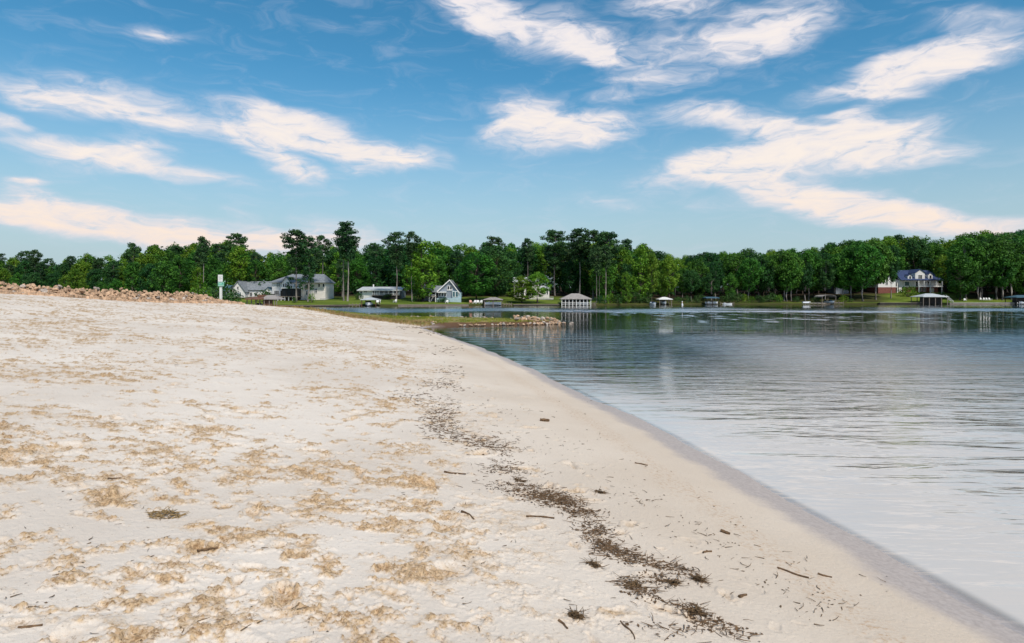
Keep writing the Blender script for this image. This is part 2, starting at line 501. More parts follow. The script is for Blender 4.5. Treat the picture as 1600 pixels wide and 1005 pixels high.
def sand_detail(x, y, s):
    dry = smooth(.9, 2.4, s)
    calm = smooth(1.6, 4.2, s)
    n1 = fbm(x * .6, y * .5, 31, 4)
    patch = smooth(.36, .56, n1 + .07 * smooth(2.5, 9, s))
    w1, w2 = fbm(x * 11, y * 11, 61, 4, .6) - .5, fbm(x * 11, y * 11, 66, 4, .6) - .5
    wx, wy = x + .13 * w1, y + .13 * w2
    pc = patch * calm
    h1, m1 = cell_pits(wx, wy, .50, .14 + .22 * pc, 41, 2.4, .22, .030)
    h4, m4 = cell_pits(wx, wy, .85, .04 + .30 * pc, 91, 1.7, .20, .036)
    h2_, m2 = cell_pits(wx + 3.3, wy, .19, .16 + .20 * pc, 51, 1.8, .32, .017)
    rid = 1 - np.abs(2 * fbm(x * 8, y * 8, 71, 4, .6) - 1)
    loose = smooth(.488, .645, fbm(x * 5.2, y * 6.6, 78, 5, .72) + .22 * (n1 - .5) + .05 * (pc - .5)) * calm
    clod = smooth(.72, .95, rid) * loose
    crumb = smooth(.52, .80, fbm(x * 26, y * 26, 75, 3, .6)) * loose
    f = (fbm(x * 15, y * 15, 81, 3) - .5) * (.003 + .016 * loose) + (fbm(x * 50, y * 50, 85, 2) - .5) * (.003 + .012 * loose)
    h = (h1 + h4 + h2_ + clod * .012 + crumb * .013 + f) * dry
    sp = smooth(.50, .66, fbm(x * 4.2, y * 6.5, 95, 4, .6))
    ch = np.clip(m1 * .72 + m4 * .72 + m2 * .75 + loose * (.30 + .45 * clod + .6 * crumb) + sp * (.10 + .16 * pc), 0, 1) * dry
    return h, ch
azs = np.concatenate([np.linspace(-179, -62, 40), np.linspace(-58, -42, 40), np.linspace(-41.5, 41.5, 1000), np.linspace(43, 60, 20), np.linspace(65, 180.99, 24)])
rr = [1.2]
while rr[-1] < 110:
    r = rr[-1]
    rr.append(r + min(max(.008, r * r / 1900.0), .40 if r < 60 else 1.2))
rr = np.array(rr)
A, RR = np.meshgrid(np.radians(azs), rr)
gx, gy = RR * np.sin(A), RR * np.cos(A)
gs = sdist(gx, gy)
gz = base_h(gx, gy, gs)
dh, churn = sand_detail(gx, gy, gs)
q_ = rockq(gx, gy)
grass = np.clip(np.maximum(smooth(.2, 1.4, q_ + .8 * (fbm(gx, gy, 5, 3) - .5)) * (gx < -18),
               smooth(46.4, 47.6, gy - 0.62 * np.maximum(-9 - gx, 0) + 1.2 * (fbm(gx * .6, gy * .6, 6, 3) - .5)) * smooth(-30, -18, gx) * np.maximum(smooth(.12, .5, gs), smooth(-7.4, -6.2, gx))), 0, 1)
gz = gz + dh * (1 - grass)
nr, nc = gx.shape
idx = np.arange(nr * nc).reshape(nr, nc)
fc = np.stack([idx[:-1, :-1], idx[:-1, 1:], idx[1:, 1:], idx[1:, :-1]], -1).reshape(-1, 4)
keep = (gs.ravel()[fc] > -9).any(1)
fc = fc[keep]
used = np.zeros(nr * nc, bool); used[fc.ravel()] = True
remap = np.cumsum(used) - 1
V = np.stack([gx, gy, gz], -1).reshape(-1, 3)[used]
beach = mesh_obj('beach', V, remap[fc], None, None, True)
for nm, arr in (('churn', churn), ('shore', gs), ('grassy', grass)):
    at = beach.data.attributes.new(nm, 'FLOAT', 'POINT')
    at.data.foreach_set('value', arr.ravel()[used].astype(np.float32))
tag(beach, 'pale sandy beach sloping down to the lake', kind='structure')
def ground(x, y):
    x, y = np.atleast_1d(np.asarray(x, float)), np.atleast_1d(np.asarray(y, float))
    s = sdist(x, y)
    d, _ = sand_detail(x, y, s)
    return base_h(x, y, s) + d
def hit(px, py):                       # where the line of sight through a pixel meets the beach
    d = np.concatenate([np.arange(1.5, 12, .01), np.arange(12, 90, .05)])
    x = (px - 800) / F * d
    z = CAMZ - (py - HY) / F * d
    g = base_h(x, d)
    k = np.argmax(z <= np.maximum(g, 0))
    return float(x[k]), float(d[k]), float(ground(x[k], d[k])[0])

m, t, b = newmat('beach_sand')
def attr(t, n):
    a = N(t, 'ShaderNodeAttribute', attribute_name=n); return a.outputs['Fac']
ch, sh, gr = attr(t, 'churn'), attr(t, 'shore'), attr(t, 'grassy')
big = tnoise(t, .35, 4, .6)
fine = tnoise(t, 26, 6, .7)
grain = tnoise(t, 260, 2, .6)
fine2 = tnoise(t, 60, 5, .8)
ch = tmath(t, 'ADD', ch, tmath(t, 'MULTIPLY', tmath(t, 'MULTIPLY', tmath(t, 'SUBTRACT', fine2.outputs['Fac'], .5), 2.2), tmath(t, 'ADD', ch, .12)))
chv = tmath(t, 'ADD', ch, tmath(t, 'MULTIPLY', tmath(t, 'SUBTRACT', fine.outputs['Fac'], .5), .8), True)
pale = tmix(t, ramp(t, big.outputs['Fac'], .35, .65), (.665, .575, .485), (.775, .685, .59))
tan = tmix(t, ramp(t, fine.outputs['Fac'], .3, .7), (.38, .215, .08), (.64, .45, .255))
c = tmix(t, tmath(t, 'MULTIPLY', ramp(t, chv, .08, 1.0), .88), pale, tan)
c = tmix(t, tmath(t, 'MULTIPLY', ramp(t, grain.outputs['Fac'], .45, .75), .22), c, (.32, .23, .15))
speck = tnoise(t, 48, 5, .75)  # dark brown organic specks, also standing in for shaded pits in loose sand
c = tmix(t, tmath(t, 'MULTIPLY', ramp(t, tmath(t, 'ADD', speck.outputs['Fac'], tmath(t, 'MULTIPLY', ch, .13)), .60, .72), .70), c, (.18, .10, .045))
med = tnoise(t, 2.4, 5, .65)
shn = tmath(t, 'ADD', tmath(t, 'ADD', sh, tmath(t, 'MULTIPLY', tmath(t, 'SUBTRACT', big.outputs['Fac'], .5), .5)), tmath(t, 'MULTIPLY', tmath(t, 'SUBTRACT', med.outputs['Fac'], .5), .42))
wet = ramp(t, shn, .52, .22)
damp = ramp(t, shn, 4.5, .9)
c = tmix(t, tmath(t, 'MULTIPLY', damp, .45), c, (.56, .43, .30))
c = tmix(t, wet, c, tmix(t, ramp(t, fine.outputs['Fac'], .3, .7), (.37, .31, .275), (.49, .42, .375)))
line = tmath(t, 'MULTIPLY', tmath(t, 'MULTIPLY', ramp(t, shn, .78, 1.0), ramp(t, shn, 1.35, 1.02)), ramp(t, fine.outputs['Fac'], .48, .66))
c = tmix(t, tmath(t, 'MULTIPLY', line, .55), c, (.42, .22, .08))
gn = tnoise(t, 1.3, 5, .65)
gcol = tmix(t, ramp(t, gn.outputs['Fac'], .38, .62), (.12, .15, .018), (.30, .22, .08))
gcol = tmix(t, ramp(t, shn, .75, .35), gcol, (.12, .065, .032))
c = tmix(t, gr, c, gcol)
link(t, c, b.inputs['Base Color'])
link(t, tmath(t, 'MULTIPLY_ADD', wet, -.42, False, .95), b.inputs['Roughness'])
b.inputs['Specular IOR Level'].default_value = .25
bp = N(t, 'ShaderNodeBump'); bp.inputs['Distance'].default_value = .02
link(t, tmath(t, 'MULTIPLY', tmath(t, 'SUBTRACT', 1.0, wet), .55), bp.inputs['Strength'])
link(t, tmath(t, 'ADD', fine.outputs['Fac'], tmath(t, 'MULTIPLY', grain.outputs['Fac'], .25)), bp.inputs['Height'])
link(t, bp.outputs[0], b.inputs['Normal'])
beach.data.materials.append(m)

# ------------------------------------------------------------------ far shore
DX = [-2000, 300, 480, 570, 700, 900, 1000, 1100, 1300, 1600, 3000]
DY = [150, 152, 160, 166, 174, 188, 200, 214, 219, 219, 219]
SX = [-2000, 0, 480, 594, 692, 830, 1000, 1200, 1350, 1434, 1500, 1600, 3000]
SY = [.06, .06, .055, .08, .066, .072, .06, .075, .12, .135, .11, .10, .10]
def shoreD(px): return np.interp(px, DX, DY)
def far_h(px, tt):
    sl = np.interp(px, SX, SY)
    return np.where(tt < 0, -.4 + .9 * tt, .42 + sl * np.minimum(tt, 60) + .5 * sl * np.maximum(np.minimum(tt, 160) - 60, 0))
def far_at(px, d):
    return float(far_h(px, d - shoreD(px)))
pxs = np.linspace(-1400, 2900, 240)
tts = np.concatenate([[-3, -.6, 0.0, .15, .6, 1.5], np.arange(3, 60, 3), np.arange(60, 170, 8), [250, 500, 1200]])
PX, TT = np.meshgrid(pxs, tts)
wob = 1.6 * (fbm(PX * .03, PX * 0 + 3, 11, 3) - .5)
Yf = shoreD(PX) + TT + wob
Xf = (PX - 800) / F * Yf
Zf = np.where(TT <= -3, -1.8, far_h(PX, TT)) + .35 * (fbm(Xf * .08, Yf * .08, 12, 3) - .5) * smooth(2, 12, TT)
nr, nc = PX.shape
idx = np.arange(nr * nc).reshape(nr, nc)
fcs = np.stack([idx[:-1, :-1], idx[:-1, 1:], idx[1:, 1:], idx[1:, :-1]], -1).reshape(-1, 4)
m, t, b = newmat('lawn')
n1 = tnoise(t, .12, 5, .6); n2 = tnoise(t, 2.5, 5, .65)
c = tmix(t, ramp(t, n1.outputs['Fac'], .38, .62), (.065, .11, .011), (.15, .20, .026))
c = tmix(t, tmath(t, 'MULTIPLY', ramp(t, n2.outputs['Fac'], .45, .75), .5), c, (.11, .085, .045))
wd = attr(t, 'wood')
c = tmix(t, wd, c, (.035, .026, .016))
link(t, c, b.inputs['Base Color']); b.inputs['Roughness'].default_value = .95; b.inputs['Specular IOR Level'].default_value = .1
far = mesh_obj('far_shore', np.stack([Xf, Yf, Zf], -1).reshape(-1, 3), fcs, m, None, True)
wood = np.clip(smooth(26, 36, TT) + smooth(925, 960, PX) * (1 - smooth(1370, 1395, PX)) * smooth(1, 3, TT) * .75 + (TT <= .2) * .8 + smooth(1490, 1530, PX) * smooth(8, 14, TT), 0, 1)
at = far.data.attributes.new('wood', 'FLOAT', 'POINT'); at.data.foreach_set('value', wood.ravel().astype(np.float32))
tag(far, 'grassy far shore rising to the woods', kind='structure')
g = 5000.0
bed = mesh_obj('ground', [(-g, -g, -2.6), (g, -g, -2.6), (g, g, -2.6), (-g, g, -2.6)], np.array([[0, 1, 2, 3]]), plain('lake_bed', (.10, .085, .06), .95))
tag(bed, kind='structure')

# ------------------------------------------------------------------ the lake
azw = np.concatenate([np.linspace(-180, -50, 30), np.linspace(-49, 49, 420), np.linspace(50, 180, 30)])
rw = [.4]
while rw[-1] < 420: rw.append(rw[-1] * 1.012 + .05)
rw = np.array(rw + [600, 900])
A, RR = np.meshgrid(np.radians(azw), rw)
wx, wy = RR * np.sin(A), RR * np.cos(A)
sw = -sdist(wx, wy)
u_ = np.where(wy > .1, wx / np.maximum(wy, .1), 0) * F + 800
d_ = np.maximum(wy, .5)
wob = fbm(wx * .06, wy * .03, 77, 4) - .5
dd = d_ * (1 + .35 * wob)
# wind on the water: how much of the surface is ruffled
gust_far = (.45 + .55 * smooth(.35, .6, fbm(wx * .05, wy * .09, 44, 3))) * smooth(84, 100, dd) * (1 - smooth(126, 150, dd)) * smooth(-60, 0, wx + 60)
near_gust = (1 - smooth(34, 46, d_ * (1 + .22 * wob))) * (1 - .86 * (1 - smooth(-1.0, 6.5, wx - .13 * np.minimum(d_, 40) + 2.4 * wob)) * smooth(11, 19, d_))
near_gust = near_gust * (.30 + .70 * smooth(6, 26, d_))
fleck = smooth(.64, .74, fbm(wx * 1.1, wy * .30, 99, 2)) * smooth(45, 60, d_) * (1 - smooth(100, 115, d_)) * smooth(5, 14, wx)
idx = np.arange(wx.size).reshape(wx.shape)
fcw = np.stack([idx[:-1, :-1], idx[:-1, 1:], idx[1:, 1:], idx[1:, :-1]], -1).reshape(-1, 4)
lake = mesh_obj('lake', np.stack([wx, wy, wx * 0], -1).reshape(-1, 3), fcw, None, None, True)
for nm, arr in (('off', sw), ('deep', sw * .8 + 1.9 * np.maximum(0, d_ - 10) * (1 - .84 * smooth(0, 9, wx - .12 * np.minimum(d_, 30)))), ('gustfar', gust_far), ('gustnear', near_gust), ('fleck', fleck)):  # deep: body tone, darkened left for tree reflections, paled right for cloud reflections
    at = lake.data.attributes.new(nm, 'FLOAT', 'POINT'); at.data.foreach_set('value', arr.ravel().astype(np.float32))
tag(lake, 'calm lake with wind ripples', kind='structure')
m, t, b = newmat('lake_water')
off, gf, gn_, fl = attr(t, 'off'), attr(t, 'gustfar'), attr(t, 'gustnear'), attr(t, 'fleck')
def wave(scale, detail, scl, dist=.6, rot=0.0):
    c = N(t, 'ShaderNodeTexCoord'); mp = N(t, 'ShaderNodeMapping')
    mp.inputs['Scale'].default_value = scl; mp.inputs['Rotation'].default_value = (0, 0, rot)
    link(t, c.outputs['Object'], mp.inputs[0])
    n = N(t, 'ShaderNodeTexNoise', noise_dimensions='2D'); n.inputs['Scale'].default_value = scale
    n.inputs['Detail'].default_value = detail; n.inputs['Roughness'].default_value = .5; n.inputs['Distortion'].default_value = dist
    link(t, mp.outputs[0], n.inputs['Vector'])
    return n.outputs['Fac']
w1 = wave(3.2, 3, (.35, 1.7, 1), .5, .22)
w4 = wave(1.7, 3, (.28, 1.8, 1), .4, .18)
w2 = wave(.9, 3, (.5, 1.4, 1), .6, .15)
w3 = wave(.42, 2, (.35, 1.4, 1), .5, .1)
hgt = tmath(t, 'ADD', tmath(t, 'MULTIPLY', w4, .085), tmath(t, 'ADD', tmath(t, 'ADD', tmath(t, 'MULTIPLY', w1, .055), tmath(t, 'MULTIPLY', w2, .17)), tmath(t, 'MULTIPLY', w3, .36)))
edge = ramp(t, off, .0, 2.2)
amp = tmath(t, 'MULTIPLY', tmath(t, 'ADD', .10, gn_), tmath(t, 'MULTIPLY_ADD', edge, .8, False, .2))
bp = N(t, 'ShaderNodeBump'); bp.inputs['Strength'].default_value = 1.0; bp.inputs['Distance'].default_value = 1.0
link(t, tmath(t, 'MULTIPLY', hgt, amp), bp.inputs['Height'])
rough = tmath(t, 'ADD', tmath(t, 'MULTIPLY', gf, .24), tmath(t, 'MULTIPLY', tmath(t, 'POWER', gn_, 2.5), .25))
rough = tmath(t, 'ADD', rough, tmath(t, 'MULTIPLY', fl, .22))
rough = tmath(t, 'ADD', rough, .018)
gl = N(t, 'ShaderNodeBsdfGlossy'); gl.inputs['Color'].default_value = (1, 1, 1, 1)
link(t, rough, gl.inputs['Roughness']); link(t, bp.outputs[0], gl.inputs['Normal'])
depth = ramp(t, attr(t, 'deep'), 3.0, 26.0)  # shore distance mixed with painted dark-tree and pale-cloud reflections
body = tmix(t, tmath(t, 'POWER', depth, .7), (.62, .56, .50), (.008, .014, .011))
df = N(t, 'ShaderNodeBsdfDiffuse'); link(t, body, df.inputs['Color'])
tp = N(t, 'ShaderNodeBsdfTransparent')
edge_mix = N(t, 'ShaderNodeMixShader')
link(t, ramp(t, off, -.04, .16), edge_mix.inputs[0]); link(t, tp.outputs[0], edge_mix.inputs[1]); link(t, df.outputs[0], edge_mix.inputs[2])
geo = N(t, 'ShaderNodeNewGeometry')
dt = N(t, 'ShaderNodeVectorMath', operation='DOT_PRODUCT'); link(t, geo.outputs['Incoming'], dt.inputs[0]); link(t, bp.outputs[0], dt.inputs[1])
cosv = tmath(t, 'ABSOLUTE', dt.outputs['Value'])
schlick = tmath(t, 'MULTIPLY_ADD', tmath(t, 'POWER', tmath(t, 'SUBTRACT', 1.0, cosv, True), 5.0), .975, False, .025)
mx = N(t, 'ShaderNodeMixShader')
link(t, schlick, mx.inputs[0]); link(t, edge_mix.outputs[0], mx.inputs[1]); link(t, gl.outputs[0], mx.inputs[2])
link(t, mx.outputs[0], t.nodes['Material Output'].inputs[0])
lake.data.materials.append(m)

# ------------------------------------------------------------------ trees
def tubes(paths, n=6):
    vs, fs = [], []
    for pts, rads in paths:
        base = len(vs)
        for i, (p, r) in enumerate(zip(pts, rads)):
            p = Vector(p)
            d = (Vector(pts[min(i + 1, len(pts) - 1)]) - Vector(pts[max(i - 1, 0)])).normalized()
            q = d.to_track_quat('Z', 'Y')
            for k in range(n):
                a = 6.2832 * k / n
                vs.append(p + q @ Vector((r * math.cos(a), r * math.sin(a), 0)))
        for i in range(len(pts) - 1):
            for k in range(n):
                k2 = (k + 1) % n
                fs.append((base + i*n + k, base + i*n + k2, base + (i+1)*n + k2, base + (i+1)*n + k))
    return vs, fs
def leaf_cloud(centres, radii, per, size, flat=1.0, rs=None, up=.35, jit=.55):
    """many small leaf faces gathered in clumps; returns quads"""
    rs = rs or rng
    P, Nn = [], []
    for c, r in zip(centres, radii):
        n = max(6, int(per * r * r))
        d = rs.normal(size=(n, 3)); d /= np.linalg.norm(d, axis=1)[:, None]
        rad = r * rs.uniform(.35, 1.08, n) ** .6
        off = d * rad[:, None]; off[:, 2] *= flat
        P.append(np.asarray(c) + off)
        nn = d + np.array([0, 0, up]) + rs.normal(size=(n, 3)) * jit
        Nn.append(nn / np.linalg.norm(nn, axis=1)[:, None])
    P = np.concatenate(P); Nn = np.concatenate(Nn)
    n = len(P)
    ref = rs.normal(size=(n, 3))
    T = np.cross(Nn, ref); T /= np.linalg.norm(T, axis=1)[:, None]
    B = np.cross(Nn, T)
    s = (size * rs.uniform(.6, 1.35, n))[:, None]
    asp = rs.uniform(.5, .9, n)[:, None]
    vs = np.stack([P - T*s*.5, P - B*s*.5*asp + Nn*s*.08, P + T*s*.5, P + B*s*.5*asp + Nn*s*.08], 1).reshape(-1, 3)
    return vs, np.arange(4 * n).reshape(-1, 4)
PROTO = {}
def proto(kind, trunk_paths, centres, radii, per, size, fol, bark='bark', **kw):
    tv, tf = tubes(trunk_paths)
    root = bpy.data.objects.new(kind, None)
    me_t = mesh_obj('trunk', tv, np.array(tf), M[bark], root, True)
    lv, lf = leaf_cloud(centres, radii, per, size, **kw)
    me_c = mesh_obj('crown', lv, lf, M[fol], root)
    for o in (me_t, me_c): COL.objects.unlink(o)
    return (me_t.data, me_c.data)
def broadleaf(seed, H=20.0, cr=5.0, cb=.18, fol='oak', per=36, lean=0.0, bark='bark', size=.62, top=1.0):
    rs = np.random.default_rng(seed)
    paths, cs, rd = [], [], []
    zc = H * (cb + 1) / 2; hz = H * (1 - cb) / 2
    tp = [(lean * (k / 6) ** 2 * 2 + .25 * math.sin(k * 1.7 + seed) * (k > 0), .25 * math.cos(k * 2.1 + seed) * (k > 0), H * .85 * k / 6) for k in range(7)]
    paths.append((tp, [.34 * H / 20 * (1 - .13 * k) + (.14 if k == 0 else 0) for k in range(7)]))
    K = int(96 * (cr / 5) * (H / 20))
    lob = rs.uniform(0, 6.28, 3)
    for k in range(K):
        u = rs.uniform(-1, 1)
        a = rs.uniform(0, 6.2832)
        w = math.sqrt(max(0, 1 - abs(u) ** 2.2))
        w *= 1 + .22 * math.sin(2 * a + lob[0]) + .16 * math.sin(3 * a + lob[1] + 3 * u)
        if u > 0: w *= top
        r = cr * w * rs.uniform(.55, 1.0)
        c = (r * math.cos(a) + lean, r * math.sin(a), zc + hz * u * .93)
        cs.append(c); rd.append(rs.uniform(.9, 1.7) * (cr / 5) ** .5)
        if k % 4 == 0:
            z0 = min(c[2] * .72, H * .75); f = z0 / (H * .85)
            p0 = (lean * f * f * 2, 0, z0)
            pm = tuple((p0[i] + c[i]) / 2 for i in range(2)) + (z0 + (c[2] - z0) * .35,)
            paths.append(([p0, pm, c], [.12, .08, .03]))
    return proto('broadleaf', paths, cs, rd, per, size, fol, bark, rs=rs)
def pine(seed, H=24.0, bare=.55, cr=3.4, fol='pine', per=44, bark='palebark', low=False):
    rs = np.random.default_rng(seed)
    bx_, by_ = rs.uniform(-.5, .5, 2)
    tp = [(bx_ * math.sin(k * .6), by_ * math.sin(k * .5), H * .98 * k / 8) for k in range(9)]
    paths = [(tp, [.27 * H / 24 * (1 - .108 * k) + (.08 if k == 0 else 0) for k in range(9)])]
    cs, rd = [], []
    z = H * bare
    while z < H * .99:
        f = (z - H * bare) / (H * (1 - bare))
        prof = (.45 + 1.0 * f) if f < .45 else (.9 + .25 * math.sin((f - .45) * 5)) * (1 - max(0, f - .72) * 2.0)
        for _ in range(rs.integers(3, 6)):
            a = rs.uniform(0, 6.28)
            L = cr * max(.18, prof) * rs.uniform(.55, 1.1)
            e = (tp[6][0] + L * math.cos(a), tp[6][1] + L * math.sin(a), z + L * rs.uniform(.05, .45))
            paths.append(([(tp[5][0], tp[5][1], z), ((tp[5][0] + e[0]) / 2, (tp[5][1] + e[1]) / 2, z + (e[2] - z) * .3), e], [.07, .05, .025]))
            cs.append(e); rd.append(rs.uniform(.8, 1.4))
            if L > 1.3:
                cs.append(tuple(np.array(e) * .62 + np.array((tp[5][0], tp[5][1], z + .4)) * .38)); rd.append(rs.uniform(.7, 1.15))
        z += rs.uniform(.55, 1.15)
    cs.append((tp[8][0], tp[8][1], H * .98)); rd.append(.8)
    if low:
        for _ in range(14):
            a = rs.uniform(0, 6.28); zz_ = H * rs.uniform(.2, bare); L = rs.uniform(1, 2.6)
            e = (L * math.cos(a), L * math.sin(a), zz_)
            cs.append(e); rd.append(rs.uniform(.6, 1.1)); paths.append(([(0, 0, zz_ - .3), (e[0] / 2, e[1] / 2, zz_), e], [.06, .04, .02]))
    return proto('pine', paths, cs, rd, per, .52, fol, bark, rs=rs, flat=.62, up=.5)
def shrub(seed, H=3.0, cr=1.8, fol='bush', per=44, size=.34):
    rs = np.random.default_rng(seed)
    cs, rd, paths = [], [], []
    for k in range(26):
        a = rs.uniform(0, 6.28); u = rs.uniform(.05, 1); w = math.sqrt(max(.05, 1 - (u - .25) ** 2 / .6))
        r = cr * w * rs.uniform(.3, .95)
        c = (r * math.cos(a), r * math.sin(a), H * (.12 + .76 * u))
        cs.append(c); rd.append(rs.uniform(.45, .75) * cr / 1.8)
        if k % 4 == 0: paths.append(([(.1 * math.cos(a), .1 * math.sin(a), 0), (c[0] * .5, c[1] * .5, c[2] * .55), c], [.05, .035, .015]))
    return proto('shrub', paths, cs, rd, per, size, fol, rs=rs)
BL = [broadleaf(11, 20, 5.2, .16, 'oak'), broadleaf(12, 20, 4.6, .22, 'oak2', top=.9), broadleaf(13, 20, 5.6, .12, 'deep'), broadleaf(14, 20, 4.2, .2, 'oak', top=.8),
      broadleaf(15, 20, 5.0, .3, 'deep', bark='palebark'), broadleaf(16, 20, 5.4, .28, 'oak', bark='palebark'), broadleaf(17, 20, 4.0, .08, 'oak2', top=.75)]
PN = [pine(21), pine(22, bare=.62, cr=2.9), pine(23, bare=.42, cr=3.6), pine(24, bare=.5, cr=3.0, low=True), pine(25, bare=.34, cr=3.8, low=True)]
SH = [shrub(31), shrub(32, 3, 2.2), shrub(33, 3, 1.5, 'oak2'), shrub(34, 3, 2.0, 'deep')]
TREES = []
def plant(kind, meshes, px, d, top=None, H0=20.0, height=None, wide=1.0, label=None, group=None, z=None, cat='tree', rz=None, note=None):
    zb = far_at(px, d) if z is None else z
    if height is None:
        height = CAMZ + (HY - top) / F * d - zb
    k = height / H0
    r = empty(kind, ((px - 800) / F * d, d, zb - .12), random.uniform(0, 6.28) if rz is None else rz)
    w = k * wide
    r.scale = (w, w, k)
    for nm, me in zip(('trunk', 'crown'), meshes):
        o = bpy.data.objects.new(nm, me); COL.objects.link(o); o.parent = r
    r['category'] = cat
    if label: r['label'] = label
    if group: r['group'] = group
    if not label: TREES.append((px, d, kind, r, note))
    return r
SKX = [-300,0,40,75,90,120,150,180,200,228,250,265,290,320,345,370,395,420,440,462,485,505,525,543,560,580,600,618,645,670,700,730,770,800,820,845,865,885,905,930,950,970,1000,1030,1050,1065,1100,1140,1180,1220,1260,1300,1330,1370,1400,1440,1465,1490,1510,1540,1570,1600,1900]
SKY_ = [400,400,396,408,405,397,395,400,388,384,379,379,378,374,373,376,388,390,388,386,384,383,384,382,384,382,379,378,378,379,377,379,377,378,378,376,374,376,372,368,367,376,380,387,396,398,393,389,386,386,383,379,373,369,367,364,369,373,364,361,361,357,360]
def skyl(px): return float(np.interp(px, SKX, SKY_))
def gapless(px, spans): return not any(a <= px <= b for a, b in spans)
# rows of the wood behind the lawns; tops follow the skyline
rows = [(33, 27, 14, 34), (42, 30, 6, 20), (53, 30, 2, 10), (68, 34, -1, 6)]
for ri, (tt, step, j0, j1) in enumerate(rows):
    px = -90 + 9 * ri
    while px < 1700:
        d = float(shoreD(px)) + tt + random.uniform(-3, 3)
        topy = skyl(px) + random.uniform(j0, j1)
        if ri == 0 and 1372 < px < 1470: topy += 0; d += 8
        spans = [(345, 515), (556, 632), (655, 725), (798, 865), (1368, 1472)]
        if ri > 0 or gapless(px, spans) or d > 262:
            deep_ = random.random()
            if px < 1090 and deep_ < .11:
                plant('pine_tree', random.choice(PN), px, d, topy - 3, 24.0, note='wood')
            else:
                ms = random.choice([BL[0], BL[1], BL[2], BL[3], BL[0], BL[6]] if px < 1050 else [BL[0], BL[1], BL[2], BL[5], BL[1]])
                plant('hardwood_tree', ms, px, d, topy, 20.0, wide=random.uniform(.95, 1.2), note='wood')
        px += step * random.uniform(.8, 1.2)
# the mass of undergrowth and far trees behind the rows, which reads as one
def wood_mass(t0, t1, lo, hi, n, r0, r1, per, size, name, label, mt, below):
    rs = np.random.default_rng(int(t0) + n)
    cs, rd = [], []
    for _ in range(n):
        p_ = rs.uniform(-420, 2000); tt_ = rs.uniform(t0, t1); d_ = float(shoreD(p_)) + tt_
        g_ = far_at(p_, d_)
        cap = CAMZ + (HY - skyl(p_) - below) / F * d_ - g_
        h_ = min(cap, hi) * rs.uniform(lo, 1)
        cs.append(((p_ - 800) / F * d_, d_, g_ + max(.6, h_ - r1 * .5))); rd.append(rs.uniform(r0, r1))
    lv, lf = leaf_cloud(cs, rd, per, size, rs=rs)
    tag(mesh_obj(name, lv, lf, M[mt]), label, 'woodland', kind='stuff')
wood_mass(76, 98, .05, 30, 2600, 1.6, 2.9, 9, 1.15, 'woodland', 'deep wood far behind the first rows of trees', 'deep', 9)
wood_mass(36, 50, .05, 5.5, 900, .9, 1.6, 14, .7, 'undergrowth', 'dark undergrowth on the floor of the wood', 'deep', 9)
# the wood that comes down to the water
for tt, step, j0, j1, x0, x1 in ((8, 30, 22, 52, 945, 1062), (8, 27, 16, 40, 1080, 1346), (18, 30, 6, 24, 938, 1350), (10, 30, 22, 48, 1500, 1690), (20, 32, 8, 24, 1502, 1690)):
    px = x0
    while px < x1:
        d = float(shoreD(px)) + tt + random.uniform(-2, 3)
        ms = random.choice([BL[1], BL[6], BL[0], BL[4]] if px < 1062 else [BL[4], BL[5], BL[5], BL[4], BL[0]])
        plant('hardwood_tree', ms, px, d, skyl(px) + random.uniform(j0, j1), 20.0, wide=random.uniform(.9, 1.15), note='front')
        px += step * random.uniform(.8, 1.25)
# left: lower trees beyond the rock bank
px = -80
while px < 345:
    d = random.uniform(150, 172)
    plant('hardwood_tree', random.choice([BL[0], BL[2], BL[3], BL[6]]), px, d, skyl(px) + random.uniform(16, 46), 20.0, wide=random.uniform(1.0, 1.3), note='front')
    px += random.uniform(20, 30)
# the trees one can pick out by themselves
def P(i, px, d, top, label, wide=1.0): plant('pine_tree', PN[i], px, d, top, 24.0, wide=wide, label=label, group='tall lakeside pines')
def B(i, px, d, top, label, wide=1.0): plant('hardwood_tree', BL[i], px, d, top, 20.0, wide=wide, label=label, group='trees standing out on the far shore')
P(0, 543, 176, 350, 'tallest pine, long bare trunk between the two-storey white house and the ranch house', 1.05)
P(1, 537, 178, 362, 'slightly shorter pine close against the left of the tallest pine')
P(3, 463, 173, 361, 'tall dense pine in front of the two-storey white house, the taller one', 1.15)
P(4, 481, 174, 371, 'shorter bushy pine in front of the right wing of the two-storey white house', 1.0)
P(1, 505, 190, 369, 'thin-topped pine rising behind the right end of the two-storey white house', .9)
P(0, 619, 176, 365, 'flat-topped pine with grey trunk before the right end of the ranch house', 1.0)
P(1, 644, 180, 363, 'narrow pine with small tuft on top between ranch house and gabled house', .8)
P(2, 371, 212, 366, 'open-crowned pine on the skyline above the white cottage', 1.0)
P(1, 318, 170, 371, 'pine with a long pale trunk behind the right end of the rock bank', .8)
P(4, 208, 172, 381, 'dark layered conifer on the skyline above the rock bank', .8)
P(1, 55, 178, 391, 'small pine with tufted top on the skyline at far left', .9)
P(0, 772, 215, 371, 'pine with flat loose crown above the blue boat shelter', 1.0)
P(1, 824, 224, 374, 'small round-topped pine on the skyline above the house behind young trees', .9)
P(2, 867, 222, 361, 'round-topped open pine on the skyline left of the white boathouse', 1.15)
P(0, 905, 215, 360, 'leftmost of the three big pines above the white boathouse', 1.2)
P(2, 927, 212, 361, 'middle one of the three big pines above the white boathouse', 1.2)
P(2, 951, 208, 364, 'rightmost of the three big pines above the white boathouse', 1.15)
P(0, 932, 194, 388, 'pine with bare pale trunk at the water just right of the white boathouse', .8)
P(1, 946, 196, 384, 'pine with a taller bare trunk, second right of the white boathouse', .9)
P(1, 937, 197, 400, 'thin young pine between the two bare-trunked pines right of the white boathouse', .6)
